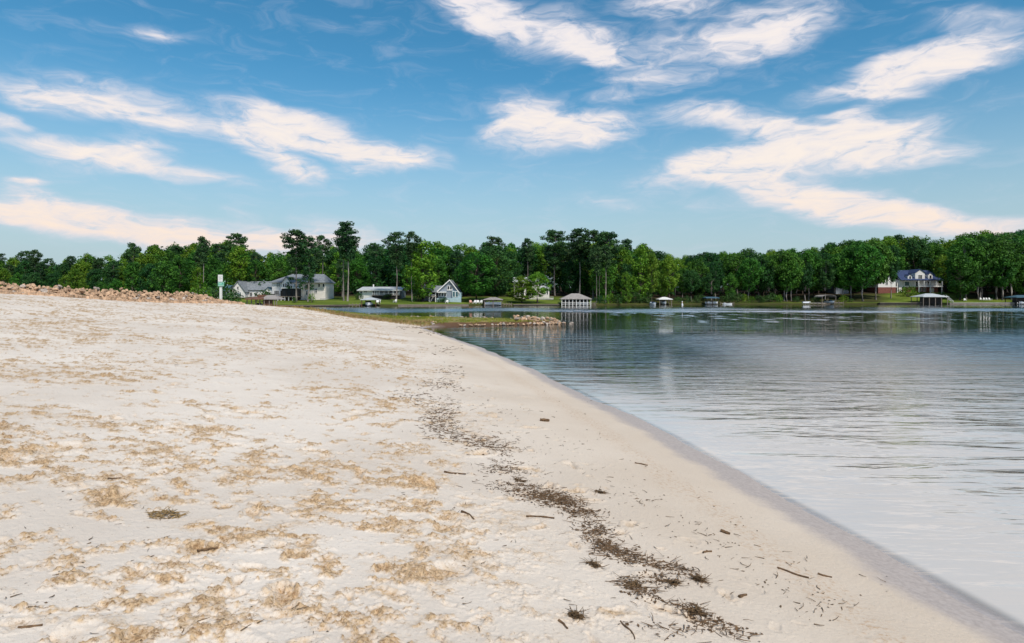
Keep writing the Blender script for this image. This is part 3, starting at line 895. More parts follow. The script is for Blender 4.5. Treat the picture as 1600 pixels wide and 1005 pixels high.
B(6, 660, 181, 374, 'large bright green spreading tree just left of the gabled blue-grey house', 1.35)
B(0, 745, 186, 392, 'big dark spreading tree just right of the gabled blue-grey house', 1.5)
B(2, 775, 192, 384, 'broad dark tree behind the blue boat shelter', 1.2)
B(6, 816, 186, 431, 'rounded young bright green tree hiding the left of the terrace house', 2.7)
B(1, 840, 186, 425, 'slender young green tree before the middle of the terrace house', 1.5)
B(6, 1001, 203, 381, 'tall bright green tree at the water left of the small white boat shelter', .85)
B(1, 1018, 204, 396, 'bright green leafy tree directly left of the small white boat shelter', .8)
B(6, 978, 198, 424, 'small yellow-green tree at the water right of the bare pines', .9)
B(1, 1046, 214, 398, 'tree with a thin pale leaning trunk over the small white boat shelter', .8)
for (px, top, dd_, lab) in ((1225, 392, 226, 'pale-trunked tree left of a pair on the dark wooded bank'), (1236, 396, 226, 'pale leaning trunk, right of the pair on the dark wooded bank'), (1263, 392, 230, 'pale-trunked tree left of the arched boat canopy'),
        (1330, 386, 228, 'pale-trunked tree just right of the arched boat canopy'), (1348, 384, 225, 'whitest straight trunk among the trees right of the arched boat canopy'), (1368, 378, 229, 'tree with pale trunk just left of the white annex'),
        (1392, 382, 232, 'dark-trunked tree standing in front of the white annex'), (1509, 372, 232, 'pale-trunked tree left of the white lawn chairs'), (1529, 380, 230, 'slim pale trunk close left of the white lawn chairs'),
        (1557, 372, 231, 'thick pale trunk just right of the white lawn chairs'), (1580, 376, 230, 'pale trunk near the boathouse at the right edge')):
    plant('hardwood_tree', BL[5] if px != 1392 else BL[4], px, dd_, top, 20.0, wide=.95 if px != 1392 else .55, label=lab, group='trees with pale trunks along the right bank')
# labels for the rest: by landmark, kind and order
ZONES = [(-400, 110, 'at the far left above the rock bank'), (110, 230, 'behind the middle of the rock bank'), (230, 345, 'behind the sign and rock bank end'), (345, 420, 'behind the white cottage'), (420, 515, 'behind the two-storey white house'),
         (515, 640, 'behind the ranch house'), (640, 735, 'behind the gabled blue-grey house'), (735, 795, 'behind the blue boat shelter'), (795, 868, 'behind the terrace house'), (868, 935, 'behind the white boathouse'),
         (935, 1030, 'right of the white boathouse'), (1030, 1090, 'behind the small white boat shelter'), (1090, 1180, 'above the dark boathouse'), (1180, 1280, 'left of the arched boat canopy'), (1280, 1370, 'right of the arched boat canopy'),
         (1370, 1475, 'behind the dormered white house'), (1475, 1550, 'above the white lawn chairs'), (1550, 2200, 'at the right edge of the wood')]
ORD = ['first', 'second', 'third', 'fourth', 'fifth', 'sixth', 'seventh', 'eighth', 'ninth', 'tenth', 'eleventh', 'twelfth', 'thirteenth', 'fourteenth', 'fifteenth', 'sixteenth', 'seventeenth', 'eighteenth', 'nineteenth', 'twentieth']
ORD += ['twenty-' + o_ for o_ in ORD[:9]]
for a, bb, place in ZONES:
    for kind, word in (('pine_tree', 'dark pine'), ('hardwood_tree', 'leafy green tree')):
        for note, rowname in (('front', 'front'), ('wood', 'back')):
            lst = sorted([q for q in TREES if a <= q[0] < bb and q[2] == kind and q[4] == note], key=lambda q: q[0])
            for i, q in enumerate(lst):
                q[3]['label'] = f'{word} {place}, {rowname} row, {ORD[min(i, 28)]} from left'
                q[3]['group'] = 'trees of the wood round the lake'
# shrubs
SHR = []
def S(i, px, d, h, label=None, wide=1.0, z=None):
    r = plant('shrub', SH[i], px, d, None, 3.0, h, wide, label or 'x', 'shrubs on the far shore', z, 'shrub')
    if not label: SHR.append((px, r))
for px in (938, 947, 955, 964, 972, 984, 992, 1004, 1012, 1060, 1074, 1088, 1094, 1128, 1140, 1152, 1163, 1174, 1186, 1197, 1206, 1216, 1245, 1276, 1318):
    S(random.randrange(4), px, float(shoreD(px)) + random.uniform(1.5, 4), random.uniform(1.8, 3.6), wide=random.uniform(.8, 1.2))
for i, (px, r) in enumerate(sorted(SHR, key=lambda q: q[0])):
    place = 'right of the white boathouse' if px < 1030 else ('between the small white shelter and the dark boathouse' if px < 1100 else 'right of the dark boathouse')
    lo = [q for q in sorted(SHR, key=lambda q: q[0]) if (q[0] < 1030) == (px < 1030) and (1030 <= q[0] < 1100) == (1030 <= px < 1100)]
    r['label'] = f'green waterside shrub {place}, {ORD[[id(q[1]) for q in lo].index(id(r))]} from left'
S(0, 413, 172, 3.6, 'round green bush in front of the white cottage', 1.15, z=1.1)
S(2, 487, 170, 2.7, 'upright green bush beside the right pine before the two-storey house', .75)
S(1, 460, 168, 1.5, 'low dark bush on the bank before the deck posts', .9)
S(3, 688, 180, 1.5, 'dark low hedge plant under the gabled house windows, left one', 1.2)
S(3, 695, 180, 1.6, 'dark low hedge plant under the gabled house windows, right one', 1.2)
S(0, 652, 182, 4.6, 'tall green shrub just left of the gabled house porch', .8)
S(2, 1419, 236, 4.2, 'spreading green shrub on the lawn before the dormered white house', 1.5)
S(0, 345, 120, 5.0, 'dark green bush behind the sign post', 1.0, z=.3)
S(2, 312, 112, 5.2, 'upright olive green bush behind the end of the rock bank', .75, z=.3)
S(3, 362, 150, 3.5, 'dark bush at the left foot of the white cottage', 1.0, z=.6)
S(1, 560, 183, 2.0, 'bush at the left corner of the ranch house', 1.0)
S(1, 606, 186, 1.6, 'low dark hedge plant under the ranch house porch', 1.6)
S(1, 1330, 222, 1.3, 'small dark bush at the water right of the arched canopy', 1.2)
for px, h in ((1500, 2.2), (1550, 1.8), (1470, 2.5)):
    S(3, px, 232, h, {1500: 'dark shrub below the trees right of the square boathouse', 1550: 'low dark shrub behind the white lawn chairs', 1470: 'dark shrub at the right corner of the dormered house'}[px])

# ------------------------------------------------------------------ houses
class Site:
    def __init__(s, name, label, cat, px0, base, d, group=None):
        s.px0, s.base, s.k = px0, base, d / F
        s.root = empty(name, ((px0 - 800) / F * d, d, CAMZ - (base - HY) / F * d))
        tag(s.root, label, cat, group)
    def x(s, px): return (px - s.px0) * s.k
    def z(s, py): return (s.base - py) * s.k
    def box(s, x0, x1, ytop, ybot, y0, y1, mb=None):
        mb = mb or MB()
        return mb.box(s.x(x0), s.x(x1), y0, y1, s.z(ybot), s.z(ytop))
    def part(s, name, m, x0, x1, ytop, ybot, y0, y1, parent=None):
        return s.box(x0, x1, ytop, ybot, y0, y1).build(name, M[m], parent or s.root)
    def window(s, x0, x1, ytop, ybot, y, panes=1, glass='glass', frame='trim', rows=1):
        w = s.box(x0, x1, ytop, ybot, y - .05, y + .02).build('window', M[glass], s.root)
        f = MB(); e = .09
        X0, X1, Z0, Z1 = s.x(x0), s.x(x1), s.z(ybot), s.z(ytop)
        f.box(X0 - e, X0, y - .10, y - .002, Z0 - e, Z1 + e).box(X1, X1 + e, y - .10, y - .002, Z0 - e, Z1 + e)
        f.box(X0, X1, y - .10, y - .002, Z1, Z1 + e).box(X0, X1, y - .12, y - .002, Z0 - e, Z0)
        for i in range(1, panes):
            xx = X0 + (X1 - X0) * i / panes
            f.box(xx - .05, xx + .05, y - .095, y - .052, Z0, Z1)
        for i in range(1, rows):
            zz_ = Z0 + (Z1 - Z0) * i / rows
            f.box(X0, X1, y - .093, y - .053, zz_ - .03, zz_ + .03)
        f.build('frame', M[frame], w)
    def post(s, px, ytop, ybot, y, w=.16, m='post', name='post'):
        X = s.x(px)
        return MB().box(X - w/2, X + w/2, y - w/2, y + w/2, s.z(ybot), s.z(ytop)).build(name, M[m], s.root)
    def rail(s, x0, x1, ytop, ybot, y, m='post', step=.35):
        mb = MB(); X0, X1, Z0, Z1 = s.x(x0), s.x(x1), s.z(ybot), s.z(ytop)
        mb.box(X0, X1, y - .05, y + .05, Z1 - .08, Z1).box(X0, X1, y - .04, y + .04, Z0, Z0 + .06)
        n = max(2, int((X1 - X0) / step))
        for i in range(n + 1):
            xx = X0 + .03 + (X1 - X0 - .06) * i / n
            mb.box(xx - .025, xx + .025, y - .025, y + .025, Z0 + .06, Z1 - .08)
        return mb.build('railing', M[m], s.root)
def gable_front(s, x0, x1, yeave, yridge, ybot, y0, y1, wall, roof, xr=None, ov=.35, trim=None):
    """wing with its gable end to the lake"""
    X0, X1, ZE, ZR, ZB = s.x(x0), s.x(x1), s.z(yeave), s.z(yridge), s.z(ybot)
    XR = (X0 + X1) / 2 if xr is None else s.x(xr)
    MB().add([(X0,y0,ZB),(X1,y0,ZB),(X1,y0,ZE),(XR,y0,ZR),(X0,y0,ZE),(X0,y1,ZB),(X1,y1,ZB),(X1,y1,ZE),(XR,y1,ZR),(X0,y1,ZE)],
             [(0,1,2,3,4),(9,8,7,6,5),(0,5,6,1),(1,6,7,2),(2,7,8,3),(3,8,9,4),(4,9,5,0)]).build('wall', M[wall], s.root)
    r = MB()
    for (xa, sgn) in ((X0, -1), (X1, 1)):
        sl = (ZR - ZE) / (XR - xa)
        xo = xa + sgn * ov
        zo = ZE + sl * (xo - xa)
        r.roofslope([(xo, y0 - ov, zo + .2), (XR, y0 - ov, ZR + .2), (XR, y1 + ov, ZR + .2), (xo, y1 + ov, zo + .2)], .18)
    ro = r.build('roof', M[roof], s.root)
    if trim:
        for (xa, sgn) in ((X0, -1), (X1, 1)):
            sl = (ZR - ZE) / (XR - xa); xo = xa + sgn * ov; zo = ZE + sl * (xo - xa)
            MB().slab([(xo, y0 - ov - .06, zo + .24), (XR, y0 - ov - .06, ZR + .24), (XR, y0 - ov - .06, ZR - .1), (xo, y0 - ov - .06, zo - .1)], .05, (0, 1, 0)).build('bargeboard', M[trim], ro)
def gable_side(s, x0, x1, yeave, yridge, ybot, y0, y1, wall, roof, ov=.4):
    """block with its ridge along the shore"""
    X0, X1, ZE, ZR, ZB = s.x(x0), s.x(x1), s.z(yeave), s.z(yridge), s.z(ybot)
    ym = (y0 + y1) / 2
    MB().add([(X0,y0,ZB),(X0,y1,ZB),(X0,y1,ZE),(X0,ym,ZR),(X0,y0,ZE),(X1,y0,ZB),(X1,y1,ZB),(X1,y1,ZE),(X1,ym,ZR),(X1,y0,ZE)],
             [(4,3,2,1,0),(5,6,7,8,9),(0,1,6,5),(1,2,7,6),(2,3,8,7),(3,4,9,8),(4,0,5,9)]).build('wall', M[wall], s.root)
    sl = (ZR - ZE) / (ym - y0)
    r = MB()
    for (ya, sg) in ((y0, -1), (y1, 1)):
        yo = ya + sg * ov; zo = ZE - sl * ov
        r.roofslope([(X0 - ov, yo, zo + .2), (X1 + ov, yo, zo + .2), (X1 + ov, ym, ZR + .2), (X0 - ov, ym, ZR + .2)], .18)
    return r.build('roof', M[roof], s.root)

# white cottage
s = Site('cottage', 'white cottage with grey roof and pointed gable left of the two-storey house', 'house', 390, 467, 190)
gable_side(s, 374, 424, 453, 440, 472, 2.0, 10.0, 'white', 'greyroof')
gable_front(s, 361, 384, 455, 440, 472, -.5, 8.0, 'white', 'greyroof', 373)
s.window(362.5, 365.5, 456.5, 463, -.5, 2, 'tealglass'); s.window(369, 377.5, 457, 463.5, -.5, 4, 'tealglass'); s.window(372, 374, 448, 452, -.5)
s.window(386, 390, 457, 463, 2.0, 2); s.window(394, 398, 457, 463, 2.0, 2)
MB().box(s.x(400), s.x(401.2), 5.5, 6.2, s.z(444), s.z(437)).build('chimney', M['greyroof'], s.root)
# two-storey house
s = Site('lake_house', 'two-storey white house with grey hip roof, dark screened porch and white deck posts', 'house', 464, 471, 181)
s.part('wall', 'greywhite', 425, 471, 441.5, 478, 0, 9.5); s.part('wall', 'cream', 471.01, 507, 441.5, 478, .9, 9.5)  # right wing cream: warm light on the white walls put into the colour
MB().hip(s.x(421.5), s.x(508.8), -.8, 10.3, s.z(441), s.z(427.5), s.x(448), s.x(499)).build('roof', M['greyroof'], s.root)
gable_front(s, 442.5, 455.5, 441.2, 433, 450, -.9, 4.0, 'white', 'greyroof', None, .3)
s.window(432.5, 437.5, 442.8, 448, 0, 3, 'tealglass', rows=2); s.window(444, 446, 443.5, 448.5, -.9); s.window(447.2, 451, 443, 449, -.9, 2); s.window(452.2, 454.4, 443.5, 448.5, -.9)
s.window(460, 463, 443.5, 448.5, 0, 1, 'tealglass'); s.window(429, 435.5, 454.5, 460.5, 0, 3); s.window(438.3, 440.2, 454, 463, 0)
s.part('screened_porch', 'screen', 446.5, 470.5, 451.2, 463, -3.2, -.01)
s.part('porch_roof', 'trim', 446, 471, 449.8, 451.1, -3.6, -.01)
for px in (447, 454, 462, 470): s.post(px, 451.2, 463, -3.28, .12, 'dark', 'porch_post')
s.part('deck', 'wood', 430, 472, 463, 464.4, -3.8, -.01)
for px in (436.5, 441.5, 446.5, 452, 458, 464, 470): s.post(px, 464.4, 478, -3.6, .22, 'post', 'deck_post')
s.part('under_deck_shade', 'dark', 431, 470, 464.5, 478, -1.2, -.02)  # dark block that stands for the shade under the deck
s.rail(430, 446, 459.5, 463, -3.7, 'dark')
s.window(496, 498.4, 443.5, 448.5, .9); s.window(503, 505.4, 443.5, 448.5, .9); s.window(490, 494, 451, 457.5, .9, 2, rows=2); s.window(476, 480, 444, 449, .9, 2); s.window(477, 481, 455, 461, .9, 2)
gable_front(s, 413, 424.9, 454, 449.5, 478, .6, 6.0, 'greywhite', 'tealroof', 417.5, .25)
s.window(416, 419, 456, 459, .6); s.part('deck', 'dark', 415, 429.9, 460, 463.2, -2.2, -.02); s.rail(415, 429, 457.6, 460, -2.1, 'dark')
s.part('foundation', 'concrete', 499, 507.4, 466, 478, .7, .88)
# house with the teal roof at the left
s = Site('shed_house', 'low house with teal roof glimpsed behind the bushes left of the sign', 'house', 334, 466, 185)
gable_side(s, 324, 352, 456, 446.5, 474, 0, 8, 'greywhite', 'tealroof'); s.window(328, 332, 458, 463, 0, 2)
# ranch
s = Site('ranch_house', 'long low grey house with pale metal roof and white-posted porch', 'house', 594, 468, 187)
s.part('wall', 'greywhite', 561, 581.5, 454, 474, 0, 9); s.part('wall', 'bluegrey', 581.51, 626, 454, 474, 2.6, 9)
r = MB(); r.roofslope([(s.x(558.5), -1.0, s.z(453.6)), (s.x(629.5), -1.0, s.z(452.6)), (s.x(627.5), 4.5, s.z(447.8)), (s.x(561), 4.5, s.z(447.8))], .2)
r.roofslope([(s.x(561), 4.5, s.z(447.8)), (s.x(627.5), 4.5, s.z(447.8)), (s.x(629.5), 10, s.z(453)), (s.x(558.5), 10, s.z(453))], .2)
r.build('roof', M['lightroof'], s.root)
s.part('fascia', 'trim', 559, 629, 453.4, 454.5, -.98, -.9)
s.window(569.5, 573.5, 454.9, 457, 0, 2); s.window(563, 566, 455.5, 459, 0)
s.part('porch_floor', 'wood', 581.6, 625, 461, 462.2, -.6, 2.55); s.part('porch_skirt', 'dark', 582, 624.5, 462.3, 474, -.3, -.2)
for px in (582.4, 586, 589.5, 593, 600.5, 607.5, 615, 624): s.post(px, 454.5, 461, -.45, .2, 'post', 'porch_post')
s.rail(582.5, 624, 458.7, 461, -.45)
s.window(595, 599, 455, 460.5, 2.6, 2); s.window(603, 606, 455, 460.5, 2.6); s.window(611, 617, 455, 459, 2.6, 2)
MB().box(s.x(578), s.x(579.2), 4, 4.8, s.z(449), s.z(444)).build('flue', M['trim'], s.root)
# gabled house
s = Site('gabled_house', 'blue-grey house with white-edged gable and side porch near the water', 'house', 692, 473, 184)
gable_side(s, 661, 690, 456.5, 447, 479, 1.5, 9, 'bluegrey', 'greyroof')
gable_front(s, 684.5, 716, 455.2, 438.2, 479, -.4, 9.5, 'bluegrey', 'greyroof', 703, .55, 'trim')
s.window(699.5, 702.3, 447.3, 452.6, -.4); s.window(703.4, 706.2, 447.3, 452.6, -.4)
s.part('sill', 'trim', 698.5, 707.4, 453.2, 454, -.62, -.42)
s.part('porch_roof', 'trim', 683, 698.5, 456, 457.3, -2.0, -.42)
s.window(686, 689, 458, 463, -.4); s.window(690.2, 693.2, 458, 463, -.4, 1); s.window(694.3, 697.2, 458, 463, -.4)
s.part('sunroom', 'paleblue', 707, 716.5, 454.8, 466, -1.0, -.42); s.window(708, 711.4, 456, 464, -1.0, 1, 'tealglass'); s.window(712.4, 716, 456, 464, -1.0, 1, 'tealglass')
s.part('sunroom', 'paleblue', 716.6, 721, 457, 466, -.6, 3.0)
s.part('foundation', 'paleblue', 683, 721, 466, 479, -1.2, -.42)
s.part('deck', 'wood', 661, 683, 463, 464, -2.4, 1.48); s.part('porch_screen', 'screen', 662, 682, 457.2, 462.9, .9, 1.45)
for px in (661.6, 672.4, 682): s.post(px, 456.5, 479, -2.2, .2, 'post', 'porch_post')
s.rail(662, 682, 460.6, 463, -2.2); s.part('porch_beam', 'trim', 661, 683, 456.0, 457.0, -2.4, -2.1)
r = MB(); r.roofslope([(s.x(659.5), -2.8, s.z(456.2)), (s.x(684), -2.8, s.z(456.2)), (s.x(684), 1.6, s.z(454.8)), (s.x(659.5), 1.6, s.z(454.8))], .12); r.build('porch_roof', M['greyroof'], s.root)
st = MB()
for i in range(6): st.box(s.x(678 - i * .8), s.x(679.2 - i * .8), -3.4, -2.42, s.z(464.5 + i * 1.4) - .08, s.z(464.5 + i * 1.4))
st.build('stair', M['trim'], s.root)
# terrace house behind the young trees
s = Site('terrace_house', 'cream house half hidden by young trees above a white terrace railing', 'house', 830, 467, 207)
gable_side(s, 803, 842, 440, 433.5, 474, 2, 10, 'cream', 'lightroof'); s.part('wall', 'cream', 842.01, 859, 450, 474, 2.5, 9)
MB().hip(s.x(841), s.x(860.5), 2, 9.6, s.z(450), s.z(446), s.x(846), s.x(855)).build('roof', M['lightroof'], s.root)
for px in (806, 812, 822, 829): s.window(px, px + 3.4, 441, 447, 2, 2)
for px in (806, 814, 823, 831): s.window(px, px + 5, 453, 461, 2, 2)
s.window(851, 853, 452, 460, 2.5); s.window(855, 857, 452, 460, 2.5)
s.part('terrace', 'concrete', 806, 863, 466.5, 468, -6, 1.98); s.rail(806, 863, 464, 466.4, -5.9)
for px in (810, 822, 834, 846, 858): s.part('pier', 'concrete', px, px + 4, 468.1, 476, -5.6, -4.8)
s.part('under_terrace', 'dark', 807, 862, 468.1, 476, -3, -2.5)
# dormered house
s = Site('dormered_house', 'white house with navy roof, three dormers and brick ground floor', 'house', 1434, 458, 250)
s.part('wall', 'white', 1404, 1466, 437.5, 448.6, 0, 10); s.part('ground_floor_wall', 'brick', 1405, 1466, 448.7, 466, .3, 10)
r = MB(); r.roofslope([(s.x(1402), -2.6, s.z(438)), (s.x(1468), -2.6, s.z(438)), (s.x(1463.5), 5, s.z(421.5)), (s.x(1407), 5, s.z(421.5))], .2)
r.roofslope([(s.x(1407), 5, s.z(421.5)), (s.x(1463.5), 5, s.z(421.5)), (s.x(1467), 11, s.z(438)), (s.x(1403), 11, s.z(438))], .2)
r.build('roof', M['blueroof'], s.root)
for (x0, x1, ye, yr, yb) in ((1414.5, 1421, 431, 428.8, 437), (1426, 1441, 426.5, 421.2, 437), (1446.3, 1453, 429, 426, 437)):
    mb = MB(); X0, X1 = s.x(x0), s.x(x1); xm = (X0 + X1) / 2
    mb.add([(X0,-1.6,s.z(yb)),(X1,-1.6,s.z(yb)),(X1,-1.6,s.z(ye)),(xm,-1.6,s.z(yr)),(X0,-1.6,s.z(ye)),(X0,5,s.z(yb)),(X1,5,s.z(yb)),(X1,5,s.z(ye)),(xm,5,s.z(yr)),(X0,5,s.z(ye))],
           [(0,1,2,3,4),(9,8,7,6,5),(0,5,6,1),(1,6,7,2),(2,7,8,3),(3,8,9,4),(4,9,5,0)])
    dm = mb.build('dormer', M['white'], s.root)
    rf = MB()
    for xa in (X0, X1):
        xo = xa + (xa - xm) * .12; zo = s.z(ye) - (s.z(yr) - s.z(ye)) * .12
        rf.roofslope([(xo, -1.9, zo + .12), (xm, -1.9, s.z(yr) + .12), (xm, 5, s.z(yr) + .12), (xo, 5, zo + .12)], .12)
    rf.build('dormer_roof', M['blueroof'], dm)
s.window(1416.6, 1419.2, 432, 436, -1.6); s.window(1431, 1436.5, 430, 436, -1.6, 3); s.window(1448.3, 1451, 430.5, 435.5, -1.6)
s.window(1414, 1420, 440.5, 446.5, 0, 2, 'tealglass'); s.window(1431, 1436, 440, 447, 0, 2); s.window(1449, 1454, 440, 447, 0, 2)
s.part('balcony_floor', 'trim', 1429, 1467, 447.2, 448.5, -2.4, -.02)
for px in (1429.6, 1438, 1447, 1457, 1466): s.post(px, 438.6, 447.2, -2.25, .28, 'post', 'balcony_post')
for px in (1430, 1448, 1465.5): s.post(px, 448.5, 466, -2.25, .28, 'post', 'balcony_post')
s.rail(1430, 1466, 443.6, 447.2, -2.25)
s.part('garage_door', 'trim', 1453, 1460, 450.2, 457.6, .2, .28); s.window(1436, 1440, 450, 455, .3, 2); s.window(1443, 1447, 450, 455, .3, 2)
s.part('porch_wall', 'white', 1403.2, 1408, 448.8, 456, -.5, .28)
s = Site('annex', 'white gabled annex with brick base left of the dormered house', 'house', 1386, 457, 247)
s.part('brick_base', 'brick', 1372, 1399.5, 449, 466, -.1, 8); gable_front(s, 1372, 1399.5, 438, 429.5, 448.95, 0, 8, 'white', 'greyroof', None, .35)
s.window(1384, 1387, 440, 445, 0, 2)
s.part('link_roof', 'greyroof', 1399.6, 1404, 440, 441.5, .5, 4); s.post(1399.9, 441.6, 466, .7, .25); s.post(1403.7, 441.6, 466, .7, .25)
s.part('link_floor', 'trim', 1399.7, 1404, 448, 449, .5, 4)
s = Site('wooded_house', 'dark house glimpsed through the trees above the arched boat canopy', 'house', 1316, 452, 250)
gable_front(s, 1306, 1326, 440, 429, 462, 0, 8, 'bluegrey', 'greyroof'); s.window(1313, 1318, 433.5, 437, 0, 2, 'tealglass'); s.window(1309, 1313, 443, 448, 0); s.window(1319, 1323, 443, 448, 0)

# ------------------------------------------------------------------ boats, shelters, docks
def hull(name, label, px, d, L=5.2, W=1.9, H=.85, z=.0, rz=0.0, m='boatwhite', cover=None, motor=True, group='boats at the far shore'):
    r = empty(name, ((px - 800) / F * d, d, z), rz); tag(r, label, 'boat', group)
    H = H * .78
    vs, fs = [], []
    ns = 9
    for i in range(ns):
        f = i / (ns - 1)
        w = W / 2 * (1 - max(0, (f - .45) / .55) ** 2.2 * .96); up = H * (1 + .22 * max(0, f - .4)); x = -L/2 + L * f + (.0)
        kz = -.25 + .45 * max(0, f - .6) ** 1.5
        vs += [(x, -w, up), (x, -w * .82, .18 + kz * .3), (x, 0, kz), (x, w * .82, .18 + kz * .3), (x, w, up), (x, w * .86, up), (x, w * .74, up - .42), (x, -w * .74, up - .42), (x, -w * .86, up)]
    for i in range(ns - 1):
        for k in range(9): fs.append((i*9 + k, i*9 + (k+1) % 9, (i+1)*9 + (k+1) % 9, (i+1)*9 + k))
    fs += [tuple(range(9)), tuple(reversed(range(9 * (ns - 1), 9 * ns)))]
    MB().add(vs, fs).build('hull', M[m], r)
    MB().slab([(-.1, -W*.4, H*1.05), (-.1, W*.4, H*1.05), (.2, W*.34, H + .45), (.2, -W*.34, H + .45)], .04, (1, 0, 0)).build('windscreen', M['glass'], r)
    for yy in (-.35, .35):
        MB().box(-1.0, -.5, yy - .24, yy + .24, H*.5, H*.78).box(-1.12, -1.0, yy - .24, yy + .24, H*.5, H + .25).build('seat', M['boatwhite'], r)
    if cover: MB().slab([(-L*.45, -W*.48, H + .05), (L*.25, -W*.45, H + .12), (L*.25, W*.45, H + .12), (-L*.45, W*.48, H + .05)], .05).build('cover', M[cover], r)
    if motor: MB().box(-L/2 - .45, -L/2 - .02, -.2, .2, H*.55, H + .5).box(-L/2 - .3, -L/2 - .12, -.08, .08, -.4, H*.56).build('outboard_motor', M['black'], r)
    return r
def shelter(name, label, px, d, x0, x1, yeave, yridge, base, roof, posts, depth=5.0, ridge=.3, postm='wood', deck=True, railing=False, infill=None):
    s = Site(name, label, 'boathouse', px, base, d, None)
    s.root.location.z = 0.0
    s.base = HY + CAMZ * F / d
    w = (s.x(x1) - s.x(x0))
    MB().hip(s.x(x0), s.x(x1), -.4, depth + .4, s.z(yeave), s.z(yridge), s.x(x0) + w * ridge, s.x(x1) - w * ridge, .16).build('roof', M[roof], s.root)
    e = .35
    for f in np.linspace(0, 1, posts):
        xx = s.x(x0) + e + (w - 2 * e) * f
        for yy in (0.0, depth):
            MB().box(xx - .09, xx + .09, yy - .09, yy + .09, -1.2, s.z(yeave) - .16).build('post', M[postm], s.root)
    if deck:
        mb = MB()
        n = int(w / .3)
        for i in range(n):
            xx = s.x(x0) + .05 + (w - .1) * i / n
            mb.box(xx, xx + (w - .1) / n - .03, depth - 1.4, depth + 1.6, .42, .50)
        mb.build('deck', M['wood'], s.root)
    if infill:
        MB().box(s.x(x0) + .6, s.x(x1) - .6, 2.2, 2.3, .1, s.z(yeave) - .2).build('back_wall', M[infill], s.root)  # dark panel that stands in for the shaded interior
    if railing: s.rail(x0 + 2, x1 - 2, base - 4.0, base - .6, .15)
    return s
dS = lambda px: float(shoreD(px))
shelter('boathouse', 'large open white boathouse with grey hip roof and many posts at the water', 900, dS(900) - 3, 876, 925, 467, 458.5, 476.5, 'tanroof', 9, 6.5, .38, 'post', True, True, 'screen')
hull('motor_boat', 'white motor boat moored under the large white boathouse', 909.5, dS(900) - 1, 3.6, 1.6, .8, .25, 0.1)
shelter('boat_shelter', 'small boat shelter with pale peaked roof before the ranch house', 577.5, dS(577) - 3, 563, 589.5, 468, 464.8, 478.5, 'lightroof', 2, 4.5, .42, 'brownwood')
hull('motor_boat', 'white boat bow-on under the small shelter before the ranch house', 576, dS(577) - 1.5, 4.2, 1.9, .85, .25, -1.45)
shelter('boat_shelter', 'boat shelter with pale hip roof over a blue covered boat', 770, dS(770) - 3, 755, 786, 468, 464.6, 477.8, 'tanroof', 3, 4.5, .35, 'wood')
hull('motor_boat', 'boat with blue cover under the shelter right of the lawn chairs', 770, dS(770) - 1.5, 4.6, 1.9, .9, .3, .15, 'boatwhite', 'boatblue')
shelter('boat_shelter', 'small boat shelter with bright white roof at the foot of the leaning trunk', 1040, dS(1040) - 3, 1029, 1051, 467.5, 464.2, 476, 'trim', 3, 4.0, .38, 'wood')
hull('motor_boat', 'white boat under the bright white-roofed shelter', 1037, dS(1040) - 1.5, 3.4, 1.6, .8, .3, -1.4)
hull('motor_boat', 'small blue and white boat left of the bright white-roofed shelter', 1021, dS(1021) - 3, 2.6, 1.4, .8, .0, -1.3, 'boatwhite', 'boatblue')
shelter('boathouse', 'dark open boathouse with flat grey roof under the trees', 1113, dS(1113) - 3, 1103, 1124, 465.5, 463.8, 475, 'tealroof', 3, 4.0, .1, 'dark')
hull('motor_boat', 'pale boat under the dark flat-roofed boathouse', 1112, dS(1113) - 1.5, 4.0, 1.6, .7, .35, .05, motor=False)
s = shelter('boathouse', 'square grey-roofed boathouse with white posts and side stairs before the dormered house', 1461, dS(1461) - 3, 1441, 1482, 463.6, 458.6, 474, 'lightroof', 5, 6.5, .36, 'wood', True, False, 'dark')
st = MB()
for i in range(9): st.box(s.x(1481) + .3 * i, s.x(1481) + .3 * i + .34, 1.0, 2.2, s.z(463) - .24 * i - .06, s.z(463) - .24 * i)
st.beam((s.x(1481), 1.0, s.z(461)), (s.x(1481) + 2.7, 1.0, s.z(461) - 2.2), .05).beam((s.x(1481), 2.2, s.z(461)), (s.x(1481) + 2.7, 2.2, s.z(461) - 2.2), .05)
st.build('stairs', M['trim'], s.root)
shelter('boathouse', 'dark-roofed boathouse cut by the right edge of the view', 1603, dS(1600) - 3, 1587, 1620, 464.5, 461.2, 475, 'tealroof', 3, 5.0, .3, 'dark', True, False, 'dark')
hull('motor_boat', 'white boat bow under the dark boathouse at the right edge', 1597, dS(1600) - 2.5, 3.6, 1.6, .7, .25, .4)
# arched canopy boat lift
d0 = dS(1296) - 2.5
cn = empty('boat_lift', ((1296 - 800) / F * d0, d0, 0)); tag(cn, 'boat lift with arched tan canopy on the wooded right bank', 'boat lift')
vs, fs = [], []
for i in range(11):
    a = math.pi * i / 10; x = -2.4 * math.cos(a); zz_ = 2.5 + .75 * math.sin(a)
    vs += [(x, 0, zz_), (x, 6, zz_), (x, 6, zz_ - .07), (x, 0, zz_ - .07)]
for i in range(10):
    for k in range(4): fs.append((i*4 + k, (i+1)*4 + k, (i+1)*4 + (k+1) % 4, i*4 + (k+1) % 4))
MB().add(vs, fs + [(0, 1, 2, 3), (43, 42, 41, 40)]).build('canopy', M['tanroof'], cn)
for x in (-2.3, 2.3):
    for yy in (.3, 5.7): MB().box(x - .06, x + .06, yy - .06, yy + .06, -1.2, 2.55).build('post', M['wood'], cn)
MB().box(-2.2, 2.2, 1.5, 1.7, .1, .25).box(-2.2, 2.2, 4.3, 4.5, .1, .25).build('cradle', M['wood'], cn)
